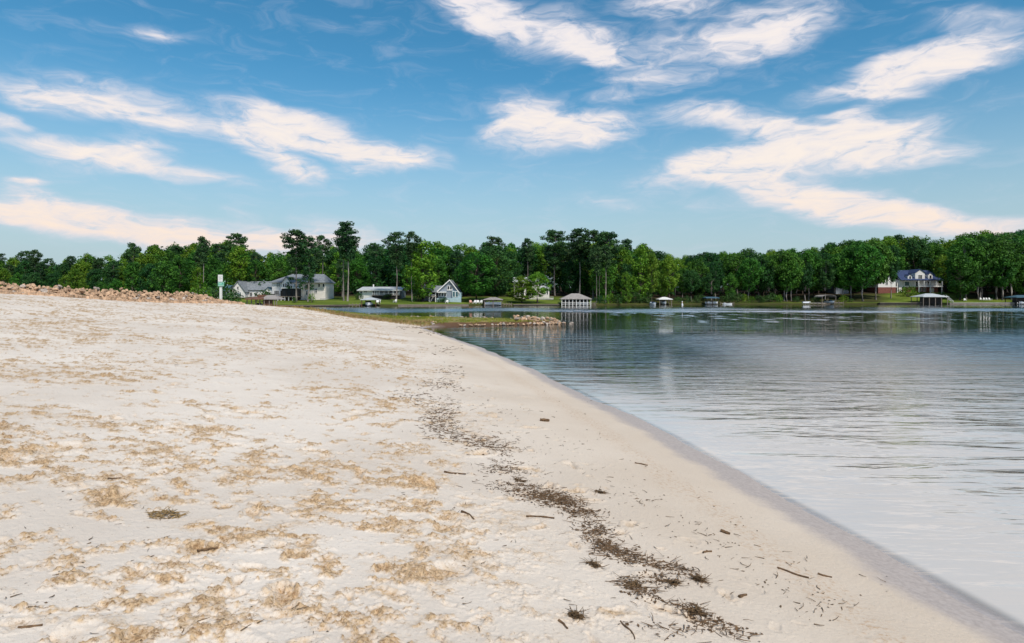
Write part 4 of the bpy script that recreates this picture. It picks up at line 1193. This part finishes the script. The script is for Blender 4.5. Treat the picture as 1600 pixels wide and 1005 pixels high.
hull('motor_boat', 'blue and white boat on the lift under the arched canopy', 1297, d0 + 2.6, 4.6, 1.9, .8, .45, -1.4, 'boatwhite', 'boatblue')
# jet ski
js = empty('jet_ski', ((1260 - 800) / F * 216, 216, .35)); tag(js, 'white jet ski parked at the left end of the pale dock', 'jet ski')
MB().add([(-1.3,-.45,.1),(.6,-.45,.1),(1.4,0,.35),(.6,.45,.1),(-1.3,.45,.1),(-1.3,-.4,.55),(.5,-.4,.6),(1.3,0,.6),(.5,.4,.6),(-1.3,.4,.55)], [(4,3,2,1,0),(5,6,7,8,9),(0,1,6,5),(1,2,7,6),(2,3,8,7),(3,4,9,8),(4,0,5,9)]).build('hull', M['boatwhite'], js)
MB().box(-1.0, .2, -.2, .2, .56, .85).build('seat', M['black'], js)
MB().beam((.3, 0, .6), (.15, 0, 1.15), .06).beam((.15, -.35, 1.15), (.15, .35, 1.15), .035).build('handlebar', M['black'], js)
def dock(label, px0, px1, d, w=1.4, z=.55, m='wood', posts=4):
    X0, X1 = (px0 - 800) / F * d, (px1 - 800) / F * d
    r = empty('dock', ((X0 + X1) / 2, d, 0)); tag(r, label, 'dock', 'docks along the far shore')
    L = X1 - X0; n = max(4, int(L / .45))
    for i in range(n):
        MB().box(-L/2 + L*i/n, -L/2 + L*(i+1)/n - .03, 0, w, z, z + .07).build('plank', M[m], r)
    MB().box(-L/2, L/2, .02, .10, z - .2, z - .002).box(-L/2, L/2, w - .1, w - .02, z - .2, z - .002).build('stringer', M['wood'], r)
    for i in range(posts):
        xx = -L/2 + .1 + (L - .2) * i / (posts - 1)
        MB().beam((xx, -.1, -1.5), (xx, -.1, z + .35), .09).build('pile', M['wood'], r)
dock('long pale dock between the jet ski and the arched canopy', 1258, 1291, dS(1275) - 2.6, 1.4, .45, 'concrete', 6)
dock('low dock right of the arched canopy', 1303, 1318, dS(1310) - 2.6, 1.2, .6, 'wood', 3)
dock('small dock right of the large white boathouse', 925.5, 931, dS(930) - 3.5, 1.3, .55, 'wood', 3)
dock('dock right of the dark flat-roofed boathouse', 1125, 1147, dS(1136) - 3.2, 1.3, .5, 'wood', 5)
dock('dock below the blue boat shelter, right side', 786.5, 800, dS(790) - 2.6, 1.4, .5, 'wood', 4)
dock('dock left of the small shelter before the ranch house', 545, 562.5, dS(555) - 2.6, 1.4, .45, 'wood', 4)
hull('skiff', 'tiny pale skiff at the dock right of the dark boathouse', 1137, dS(1136) - 4.6, 3.0, 1.2, .5, .0, .1, motor=False)
def seawall(label, px0, px1, h, m='wood', cap='concrete'):
    r = empty('seawall', ((px0 + px1) / 2 * 0, 0, 0)); tag(r, label, 'seawall', 'low walls along the far waterline')
    n = int((px1 - px0) / 12) + 1
    for i in range(n):
        pa, pb = px0 + (px1 - px0) * i / n, px0 + (px1 - px0) * (i + 1) / n
        a = [((p - 800) / F * (dS(p) - 1.6), dS(p) - 1.6) for p in (pa, pb)]
        (xa, ya), (xb, yb) = a
        o = MB().add([(xa,ya,-1.5),(xb-.02,yb,-1.5),(xb-.02,yb+2.4,-1.5),(xa,ya+2.4,-1.5),(xa,ya,h),(xb-.02,yb,h),(xb-.02,yb+2.4,h),(xa,ya+2.4,h)], [(0,3,2,1),(4,5,6,7),(0,1,5,4),(1,2,6,5),(2,3,7,6),(3,0,4,7)]).build('wall_panel', M[m], r)
        MB().add([(xa,ya-.1,h+.004),(xb,yb-.1,h+.004),(xb,yb+1.0,h+.004),(xa,ya+1.0,h+.004),(xa,ya-.1,h+.14),(xb,yb-.1,h+.14),(xb,yb+1.0,h+.14),(xa,ya+1.0,h+.14)], [(0,3,2,1),(4,5,6,7),(0,1,5,4),(1,2,6,5),(2,3,7,6),(3,0,4,7)]).build('cap', M[cap], o)
seawall('pale-capped low seawall right of the square boathouse', 1484, 1586, .42)
seawall('dark timber seawall below the dormered house lawn', 1375, 1440, .45, 'dark', 'wood')
seawall('tan timber bulkhead below the gabled blue-grey house', 622, 732, .30, 'wood', 'wood')
seawall('dark timber bulkhead below the two-storey white house', 436, 545, .25, 'dark', 'wood')
seawall('bulkhead before the terrace house lawn', 802, 874, .25, 'dark', 'wood')
# brown boathouse beyond the end of the beach
s = Site('brown_boathouse', 'brown-roofed wooden boathouse with deck just beyond the end of the beach', 'boathouse', 408, 482, 128)
MB().hip(s.x(402), s.x(433), 0, 5, s.z(467.2), s.z(461), s.x(411), s.x(422), .14).build('roof', M['tanroof'], s.root)
MB().hip(s.x(383), s.x(412), -.4, 4.0, s.z(466.8), s.z(463.6), s.x(392), s.x(408), .2).build('roof', M['brownroof'], s.root)
s.part('cupola', 'brownroof', 399.5, 409, 460.8, 463.8, 1, 3.2)
for px in (385, 392, 399, 405, 412, 420, 428, 431.5): s.post(px, 467.5, 492, .3, .16, 'wood', 'post'); 
s.part('back_wall', 'brownwood', 412, 424, 467.4, 480, .6, .8); s.part('floor', 'wood', 384, 432, 479, 480, .1, 4.5)
s.part('back_wall', 'dark', 400, 411.9, 469.5, 479, 3.5, 3.7)
hull('motor_boat', 'dark boat with white bow in the brown-roofed boathouse', 404, 129, 2.6, 1.3, .6, .2, -1.4, 'boatwhite', None)
# lawn chairs
def lawn_chair(label, px, d, rz, m='chair', z=None, sc=1.0):
    r = empty('lawn_chair', ((px - 800) / F * d, d, far_at(px, d) + .02 if z is None else z), rz); tag(r, label, 'chair', 'lawn chairs on the far shore'); r.scale = (sc,) * 3
    for i in range(5):
        y = -.25 + .13 * i
        MB().add([(y, -.30, .36), (y + .11, -.30, .36), (y + .11, .28, .26), (y, .28, .26), (y, -.30, .39), (y + .11, -.30, .39), (y + .11, .28, .29), (y, .28, .29)], [(0,3,2,1),(4,5,6,7),(0,1,5,4),(1,2,6,5),(2,3,7,6),(3,0,4,7)]).build('seat_slat', M[m], r)
        MB().slab([(y, .26, .27), (y + .11, .26, .27), (y + .11, .58, .98 - .03 * abs(i - 2)), (y, .58, .98 - .03 * abs(i - 2))], .03, (0, -1, .4)).build('back_slat', M[m], r)
    for sx in (-.36, .36):
        MB().box(sx - .06, sx + .06, -.36, .42, .53, .56).build('armrest', M[m], r)
        MB().box(sx - .03, sx + .03, -.33, -.24, 0, .53).build('leg', M[m], r); MB().box(sx - .03, sx + .03, .34, .42, 0, .53).build('leg', M[m], r)
for px, rz, mm, lab in ((735.5, .3, 'pinkchair', 'faded pink lawn chair left of the white ones by the blue boat shelter'), (741.5, -.2, 'chair', 'white lawn chair nearest the pink one by the water'),
                        (746.5, .1, 'chair', 'middle white lawn chair in the row by the blue boat shelter'), (751, -.3, 'chair', 'white lawn chair nearest the blue boat shelter')):
    lawn_chair(lab, px, dS(px) + 1.5, rz, mm, None, 1.05)
for px, lab in ((1534, 'leftmost of the white lawn chairs under the right-hand trees'), (1539, 'second white lawn chair under the right-hand trees'), (1543, 'third white lawn chair under the right-hand trees'), (1547.5, 'rightmost and tallest white lawn chair under the right-hand trees')):
    lawn_chair(lab, px, dS(px) + 8, .2, 'chair', None, 1.0)
for px, dd_, lab in ((592, 4, 'white lawn chair right of the small shelter before the ranch house'), (589, 3, 'second white lawn chair close to the small shelter post'), (617, 6, 'single white chair on the lawn below the ranch house'), (698, 3.5, 'white lounge chair on the lawn below the gabled house'), (1508, 6, 'single white chair on the shaded lawn at right')):
    lawn_chair(lab, px, dS(px) + dd_, random.uniform(-.4, .4), 'chair', None, .95)
by = empty('marker_buoy', ((1066 - 800) / F * 190, 190, 0)); tag(by, 'white marker buoy standing in the water right of the white-roofed shelter', 'buoy')
MB().beam((0, 0, -.5), (0, 0, .35), .28, 10).beam((0, 0, .35), (0, 0, 1.25), .16, 10, .12).build('float', M['boatwhite'], by)
MB().beam((0, 0, .75), (0, 0, .9), .155, 10, .15).build('band', plain('orange_band', (.6, .15, .03)), by)

# ------------------------------------------------------------------ sign post
x, y = (345 - 800) / F * 54.0, 54.0
zb = float(base_h(np.array([x]), np.array([y]))[0])
sg = empty('sign_post', (x, y, zb)); tag(sg, 'white sign post with a white panel above a green panel behind the rocks', 'sign')
zt = CAMZ - (429.5 - HY) / F * y - zb
kk = y / F
MB().box(-1.7 * kk, 1.7 * kk, -.05, .09, -.3, zt - .05).build('post', M['post'], sg)
wp = MB().box(-3.6 * kk, 3.6 * kk, -.10, -.052, zt - 10.8 * kk, zt).build('white_panel', M['trim'], sg)
for i in range(4): MB().box(-2.4 * kk, 2.4 * kk - .05 * (i % 2), -.104, -.1005, zt - (2.6 + 1.9 * i) * kk, zt - (2.0 + 1.9 * i) * kk).build('text_line', plain('grey_print', (.42, .42, .42)), wp)
gp = MB().box(-3.6 * kk, 6.0 * kk, -.12, -.07, zt - 18.0 * kk, zt - 11.2 * kk).build('green_panel', M['signgreen'], sg)
f = MB(); a0, a1, b0, b1 = -3.6 * kk, 6.0 * kk, zt - 18.0 * kk, zt - 11.2 * kk
f.box(a0 + .02, a1 - .02, -.124, -.1205, b1 - .05, b1 - .025).box(a0 + .02, a1 - .02, -.124, -.1205, b0 + .025, b0 + .05).box(a0 + .02, a0 + .04, -.124, -.1205, b0 + .05, b1 - .05).box(a1 - .04, a1 - .02, -.124, -.1205, b0 + .05, b1 - .05)
f.build('border', M['trim'], gp)
for i in range(2): MB().box(-2.2 * kk, (4.6 - i) * kk, -.124, -.1205, b0 + (1.6 + 2.2 * i) * kk, b0 + (2.6 + 2.2 * i) * kk).build('text_line', plain('pale_print', (.45, .72, .62)), gp)

# ------------------------------------------------------------------ stones
def rock_mesh(seed):
    rs = np.random.default_rng(seed)
    import bmesh
    bm = bmesh.new(); bmesh.ops.create_icosphere(bm, subdivisions=2, radius=.5)
    pl_ = [(Vector(rs.normal(size=3)).normalized(), rs.uniform(.26, .42)) for _ in range(9)]
    for v in bm.verts:
        for n_, dd_ in pl_:
            o_ = v.co.dot(n_) - dd_
            if o_ > 0: v.co -= n_ * o_
        v.co += Vector(rs.normal(size=3)) * .012
    me = bpy.data.meshes.new('stone'); bm.to_mesh(me); bm.free()
    return me
ROCKS = {}
for mm in ('rock', 'greyrock'):
    ROCKS[mm] = []
    for i in range(6):
        me = rock_mesh(100 + i); me.materials.append(M[mm]); ROCKS[mm].append(me)
def stone(parent, x, y, z, sx, sy, sz, mm):
    o = bpy.data.objects.new('stone', random.choice(ROCKS[mm])); COL.objects.link(o); o.parent = parent
    o.location = (x, y, z); o.scale = (sx, sy, sz); o.rotation_euler = (random.uniform(-.5, .5), random.uniform(-.5, .5), random.uniform(0, 6.28))
bank = empty('riprap_bank', (0, 0, 0)); tag(bank, 'bank of tan broken rocks along the top of the beach at left', 'rock bank')
seg = RL[1:-1]
lens = np.linalg.norm(np.diff(seg, axis=0), axis=1); cum = np.concatenate([[0], np.cumsum(lens)])
spots = []
for i in range(298):
    u = random.uniform(cum[0] + 13.0, cum[-1])
    k = int(np.searchsorted(cum, u) - 1); k = max(0, min(k, len(lens) - 1)); f_ = (u - cum[k]) / lens[k]
    p = seg[k] * (1 - f_) + seg[k + 1] * f_
    tdir = (seg[k + 1] - seg[k]) / lens[k]; nrm = np.array([-tdir[1], tdir[0]])
    w = random.uniform(-.5, 1.5) ** 1
    taper = min(1, max(.35, (cum[-1] - u) / 3.0))
    p = p + nrm * w
    gz_ = float(base_h(p[:1], p[1:])[0])
    hgt_ = .66 * taper * max(0, 1 - abs(w - .8) / 1.25)
    r_ = random.uniform(.15, .38) * (.75 + .25 * taper)
    stone(bank, p[0], p[1], gz_ + hgt_ * random.uniform(.1, 1.0) + .04, r_ * 1.35, r_, r_ * .8, 'rock' if random.random() < .7 else 'greyrock')
mb = MB()
for _ in range(3000):                                  # chips and small stones at the foot
    u = random.uniform(cum[0] + 10, cum[-1] + .5)
    k = int(np.searchsorted(cum, min(u, cum[-1] - .01)) - 1); k = max(0, min(k, len(lens) - 1)); f_ = (u - cum[k]) / lens[k]
    p = seg[k] * (1 - f_) + seg[k + 1] * f_
    tdir = (seg[k + 1] - seg[k]) / lens[k]; nrm = np.array([-tdir[1], tdir[0]])
    p = p + nrm * random.uniform(-.9, 1.2)
    w = float(np.dot(p - (seg[k] * (1 - f_) + seg[k + 1] * f_), nrm)); z_ = float(base_h(p[:1], p[1:])[0]) + .62 * max(0, 1 - abs(w - .8) / 1.1) * random.random() * min(1, max(.2, (cum[-1] - u) / 3)); r_ = random.uniform(.06, .2)
    a = random.uniform(0, 6.28)
    vs = [Vector((p[0], p[1], z_)) + Vector((r_ * math.cos(a + i * 1.5708) * random.uniform(.7, 1.3), r_ * math.sin(a + i * 1.5708) * random.uniform(.7, 1.3), -.02)) for i in range(4)]
    vs += [v_ * 1 + Vector(((p[0] - v_.x) * .5, (p[1] - v_.y) * .5, r_ * random.uniform(.6, 1.1))) for v_ in vs]
    mb.add(vs, [(0, 1, 5, 4), (1, 2, 6, 5), (2, 3, 7, 6), (3, 0, 4, 7), (4, 5, 6, 7)])
o = mb.build('stone_chips', M['rock'], bank); o['kind'] = 'stuff'
pt = empty('point_rocks', (0, 0, 0)); tag(pt, 'line of tan rocks edging the grassy point in the lake', 'rock edge')
far_edge = [(3.9, 53.2), (3.3, 54.4), (1.0, 55.8), (-3, 56.9), (-8, 59.8), (-13, 64)]
near_edge = [(4.0, 52.6), (3.1, 51.2), (1.4, 50.1), (-.6, 49.2), (-2.6, 48.5), (-4.6, 48.1), (-6.2, 47.6)]
def along(pts, f_):
    pts = np.array(pts); L_ = np.linalg.norm(np.diff(pts, axis=0), axis=1); c_ = np.concatenate([[0], np.cumsum(L_)]); u = f_ * c_[-1]
    k = max(0, min(int(np.searchsorted(c_, u) - 1), len(L_) - 1)); g_ = (u - c_[k]) / L_[k]
    return pts[k] * (1 - g_) + pts[k + 1] * g_
for i in range(90):
    p = along(far_edge, random.random() ** 1.3) + np.array([random.gauss(0, .25), random.gauss(0, .35)]); r_ = random.uniform(.15, .34)
    stone(pt, p[0], p[1], max(.06, float(base_h(p[:1], p[1:])[0])) + .10, r_ * 1.3, r_, r_ * .75, 'greyrock' if random.random() < .6 else 'rock')
for i in range(85):
    f_ = random.random() ** 1.6
    p = along(near_edge, f_) + np.array([random.gauss(0, .2), random.gauss(0, .25)]); r_ = random.uniform(.14, .36) * (1 - .3 * f_)
    stone(pt, p[0], p[1], max(.02, float(base_h(p[:1], p[1:])[0])) + .05, r_ * 1.3, r_, r_ * .75, 'rock' if random.random() < .7 else 'greyrock')
for i in range(75):
    p = np.array([random.uniform(.2, 4.0), random.uniform(50.6, 55)]); r_ = random.uniform(.16, .42)
    if sdist(p[:1], p[1:])[0] < -.1: continue
    stone(pt, p[0], p[1], float(base_h(p[:1], p[1:])[0]) + random.uniform(.02, .22), r_ * 1.3, r_, r_ * .85, 'rock' if random.random() < .6 else 'greyrock')
stone(pt, 4.9, 52.6, .02, .6, .5, .3, 'greyrock')

# ------------------------------------------------------------------ grass of the point
def blades(n, sampler, name, mm, h0, h1, w):
    P_ = sampler(n)
    n = len(P_)
    z_ = base_h(P_[:, 0], P_[:, 1])
    a = rng.uniform(0, 6.28, n); hh = rng.uniform(h0, h1, n); lean = rng.normal(0, .35, (n, 2)) * hh[:, None]
    dx_, dy_ = np.cos(a) * w, np.sin(a) * w
    v0 = np.stack([P_[:, 0] - dx_, P_[:, 1] - dy_, z_ - .02], -1); v1 = np.stack([P_[:, 0] + dx_, P_[:, 1] + dy_, z_ - .02], -1)
    v2 = np.stack([P_[:, 0] + lean[:, 0], P_[:, 1] + lean[:, 1], z_ + hh], -1)
    return mesh_obj(name, np.stack([v0, v1, v2], 1).reshape(-1, 3), np.arange(3 * n).reshape(-1, 3), mm)
def sp_grass(n):
    x_ = rng.uniform(-24, 2.6, n * 4); y_ = rng.uniform(46, 74, n * 4)
    s_ = sdist(x_, y_)
    gm = smooth(46.4, 47.6, y_ - .62 * np.maximum(-9 - x_, 0)) 
    k = (s_ > .25) & (gm > .6) & (fbm(x_ * .7, y_ * .7, 6, 3) > .40)
    return np.stack([x_[k], y_[k]], -1)[:n]
tag(blades(16000, sp_grass, 'grass', foliage('point_grass', (.15, .19, .012), (.27, .29, .03)), .04, .14, .025), 'short yellow-green grass on the low point', 'grass', kind='stuff')
def dry_grass(n):
    x_ = rng.uniform(-24, -6, n * 6); y_ = rng.uniform(46, 72, n * 6); s_ = sdist(x_, y_)
    gm = y_ - .62 * np.maximum(-9 - x_, 0)
    k = (s_ > .2) & (np.abs(gm - 47.4) < 1.1) & (fbm(x_ * .9, y_ * .9, 16, 3) > .42)
    return np.stack([x_[k], y_[k]], -1)[:n]
tag(blades(6000, dry_grass, 'dry_grass', M['drygrass'], .06, .26, .03), 'dry straw-coloured grass where sand meets the point', 'grass', kind='stuff')
def bank_grass(n):
    x_ = rng.uniform(-46, -20, n * 6); y_ = rng.uniform(24, 56, n * 6); q = rockq(x_, y_); k = (q > 1.2) & (q < 4)
    return np.stack([x_[k], y_[k]], -1)[:n]
tag(blades(5000, bank_grass, 'grass', M['bush'], .08, .3, .03), 'thin grass behind the rock bank', 'grass', kind='stuff')

# ------------------------------------------------------------------ drift line on the sand
def twig_into(mb, p, L, r, a, tilt=0.0, bend=.15):
    d = Vector((math.cos(a), math.sin(a), tilt)); pm = Vector(p) + d * L * .5 + Vector((-math.sin(a), math.cos(a), 0)) * L * random.uniform(-bend, bend)
    for (u, v, r0, r1) in ((Vector(p), pm, r, r * .85), (pm, Vector(p) + d * L, r * .85, r * .45)):
        mb.beam(u, v, r0, 4, r1)
def frag_into(mb, p, s_):
    a, b_ = random.uniform(0, 6.28), random.uniform(0, 6.28); c_, d_ = math.cos(a) * s_, math.sin(a) * s_; w = random.uniform(.3, .7)
    x, y, z = p
    mb.add([(x - c_, y - d_, z + .002), (x + d_ * w, y - c_ * w, z + .004 + s_ * random.uniform(0, .5)), (x + c_, y + d_, z + .003 + s_ * random.uniform(0, .4)), (x - d_ * w, y + c_ * w, z + .004)], [(0, 1, 2, 3)])
def scatter(n, cx, cy, rx, ry, mb, sz=1.0, rot=0.0, frag=.55):
    """debris round a photo pixel, spread on the sand itself"""
    x0, y0, _ = hit(cx, cy)
    kx = y0 / F
    ky = y0 * y0 / (F * 1.65)
    xs = x0 + rng.normal(0, rx * kx * .5, n); ys = y0 + rng.normal(0, ry * ky * .5, n)
    zs = ground(xs, ys)
    lod = max(1.0, y0 / 7.0)
    for x, y, z in zip(xs, ys, zs):
        if random.random() < frag: frag_into(mb, (x, y, z), random.uniform(.006, .019) * sz * lod)
        else: twig_into(mb, (x, y, z + .005), random.uniform(.03, .12) * sz * lod ** .6, random.uniform(.0013, .0032) * lod, random.uniform(0, 6.28), random.uniform(-.05, .2))
WRACK = [(690,602,45,10,170),(655,622,60,10,140),(690,645,36,20,330),(690,668,40,14,300),(740,688,60,10,320),(780,703,40,8,170),(800,722,45,10,60),(790,735,55,8,220),(815,765,70,12,320),(850,778,50,12,360),(880,783,35,10,330),(905,800,45,9,200),
         (930,830,40,18,360),(945,855,30,16,360),(980,868,40,12,240),(1010,880,45,10,170),(985,915,22,12,220),(1010,930,40,12,300),(1030,905,40,12,260),(1060,890,30,8,140),(1090,905,10,8,120),(1075,955,30,12,220),(1110,972,45,12,160),(1130,985,70,12,160),(1040,985,80,14,120),(700,580,40,8,60),(640,512,24,4,60),(680,520,30,4,70),(690,545,40,10,60)]
mb = MB()
for (cx, cy, rx, ry, n) in WRACK: scatter(int(n * (.9 if cy < 820 else .6 if cy < 900 else .34)), cx, cy, rx * .85, ry * 1.1, mb)
tag(mb.build('drift_debris', M['twig']), 'dark line of twigs and leaf litter washed along the sand', 'debris', kind='stuff')
mb = MB()
for _ in range(90):
    cx, cy = random.uniform(0, 1150), 1005 - 440 * random.random() ** 1.2
    scatter(random.randint(2, 6), cx, cy, 40, 20, mb, .5)
for _ in range(70):
    f_ = random.random(); cx, cy = 760 + 600 * f_ + random.uniform(-60, 60), 640 + 330 * f_ + random.uniform(-30, 30)
    scatter(random.randint(3, 8), cx, cy, 40, 14, mb, .7)
tag(mb.build('leaf_crumbs', M['weed']), 'brown leaf crumbs scattered thinly over the sand', 'debris', kind='stuff')
# clumps one can pick out
def clump(label, cx, cy, wpx, hpx, n, mm='weed'):
    x0, y0, z0 = hit(cx, cy); k = y0 / F
    r = MB(); w = wpx * k * .5
    for _ in range(n):
        a, rr_ = random.uniform(0, 6.28), math.sqrt(random.random())
        x, y = x0 + w * rr_ * math.cos(a), y0 + w * .8 * rr_ * math.sin(a)
        z = float(ground(x, y)[0]) + (1 - rr_) * hpx * k * random.uniform(.1, .8)
        if random.random() < .5: twig_into(r, (x, y, z), random.uniform(.03, .09), random.uniform(.0015, .003), random.uniform(0, 6.28), random.uniform(-.3, .5))
        else: frag_into(r, (x, y, z), random.uniform(.008, .02))
    o = r.build('weed_clump', M[mm]); tag(o, label, 'weed clump', 'clumps of washed-up weed')
clump('tan crumbled clump standing alone on the open sand at lower left', 258, 806, 50, 9, 150, 'drygrass')
clump('dark rounded weed clump at the right end of the drift line', 1091, 907, 17, 12, 110)
clump('round dark weed knot just right of the biggest litter patch', 1052, 913, 14, 9, 80)
clump('upright dark weed knot in the biggest litter patch', 993, 917, 14, 13, 90)
clump('olive weed clump near the bottom edge below the drift line', 1090, 959, 22, 11, 110)
clump('small weed clump left of the drift line at lower middle', 900, 965, 24, 9, 90)
clump('small tangled weed clump right of the upper drift line', 937, 770, 14, 8, 60)
clump('flat weed clump in a dip of sand left of the drift line', 928, 884, 22, 8, 80)
clump('weed clump at the bend of the drift line', 812, 752, 16, 6, 60)
# sticks one can pick out
def stick(label, x0p, y0p, x1p, y1p, r):
    a = Vector(hit(x0p, y0p)); b_ = Vector(hit(x1p, y1p))
    n = 7; d = b_ - a
    side = Vector((-d.y, d.x, 0)).normalized()
    pts = []
    for i in range(n):
        f_ = i / (n - 1); p = a + d * f_ + side * d.length * .05 * math.sin(f_ * 5 + x0p)
        p.z = float(ground(p.x, p.y)[0]) + r * .7
        pts.append(p)
    zs = [p.z for p in pts]; zl0, zl1 = max(zs[0], zs[1]), max(zs[-1], zs[-2])
    for i, p in enumerate(pts): p.z = max(p.z * .3 + .7 * (zl0 + (zl1 - zl0) * i / (n - 1)), float(ground(p.x, p.y)[0]) + r * .5)
    vs, fs = tubes([(pts, [r * (.75 + .5 * random.random()) * (1 - .35 * i / n) for i in range(n)])])
    fs = [tuple(f_) for f_ in fs] + [tuple(reversed(range(6))), tuple(range(6 * (n - 1), 6 * n))]
    o = mesh_obj('stick', vs, fs, M['twig']); tag(o, label, 'stick', 'sticks lying on the sand')
stick('short thick dark stick on bare sand between drift line and water', 844, 658, 858, 659, .028)
stick('short dark stick alone on smooth sand near the water, lower right', 1126, 831, 1141, 836, .014)
stick('thin dark stick slanting on pale sand left of the drift line', 722, 801, 742, 813, .008)
stick('long thin stick lying level left of the upper drift line', 694, 739, 728, 743, .009)
stick('long thin stick across the drift line at its middle', 822, 808, 866, 811, .008)
stick('straight brown twig close to the wet sand at lower right', 1214, 889, 1264, 905, .007)
stick('second brown twig nearer the wet sand at lower right', 1278, 898, 1300, 904, .007)
stick('small dark stick below the short stick near the water', 1154, 934, 1167, 932, .010)
stick('curved twig on the sand at the bottom left corner', 28, 983, 66, 981, .006)
stick('dark twig on churned sand at lower left', 308, 862, 340, 858, .008)
stick('twig lying in the litter at lower middle', 873, 972, 888, 984, .006)
stick('short stick on the pale sand beside the drift line end', 1098, 864, 1112, 863, .009)
stick('bent twig near the bottom edge right of centre', 972, 972, 992, 1000, .005)
stick('thin twig on the sand left of the tan clump', 168, 752, 190, 749, .008)
stick('little stick on the upper beach right of the drift line', 992, 724, 1012, 728, .008)
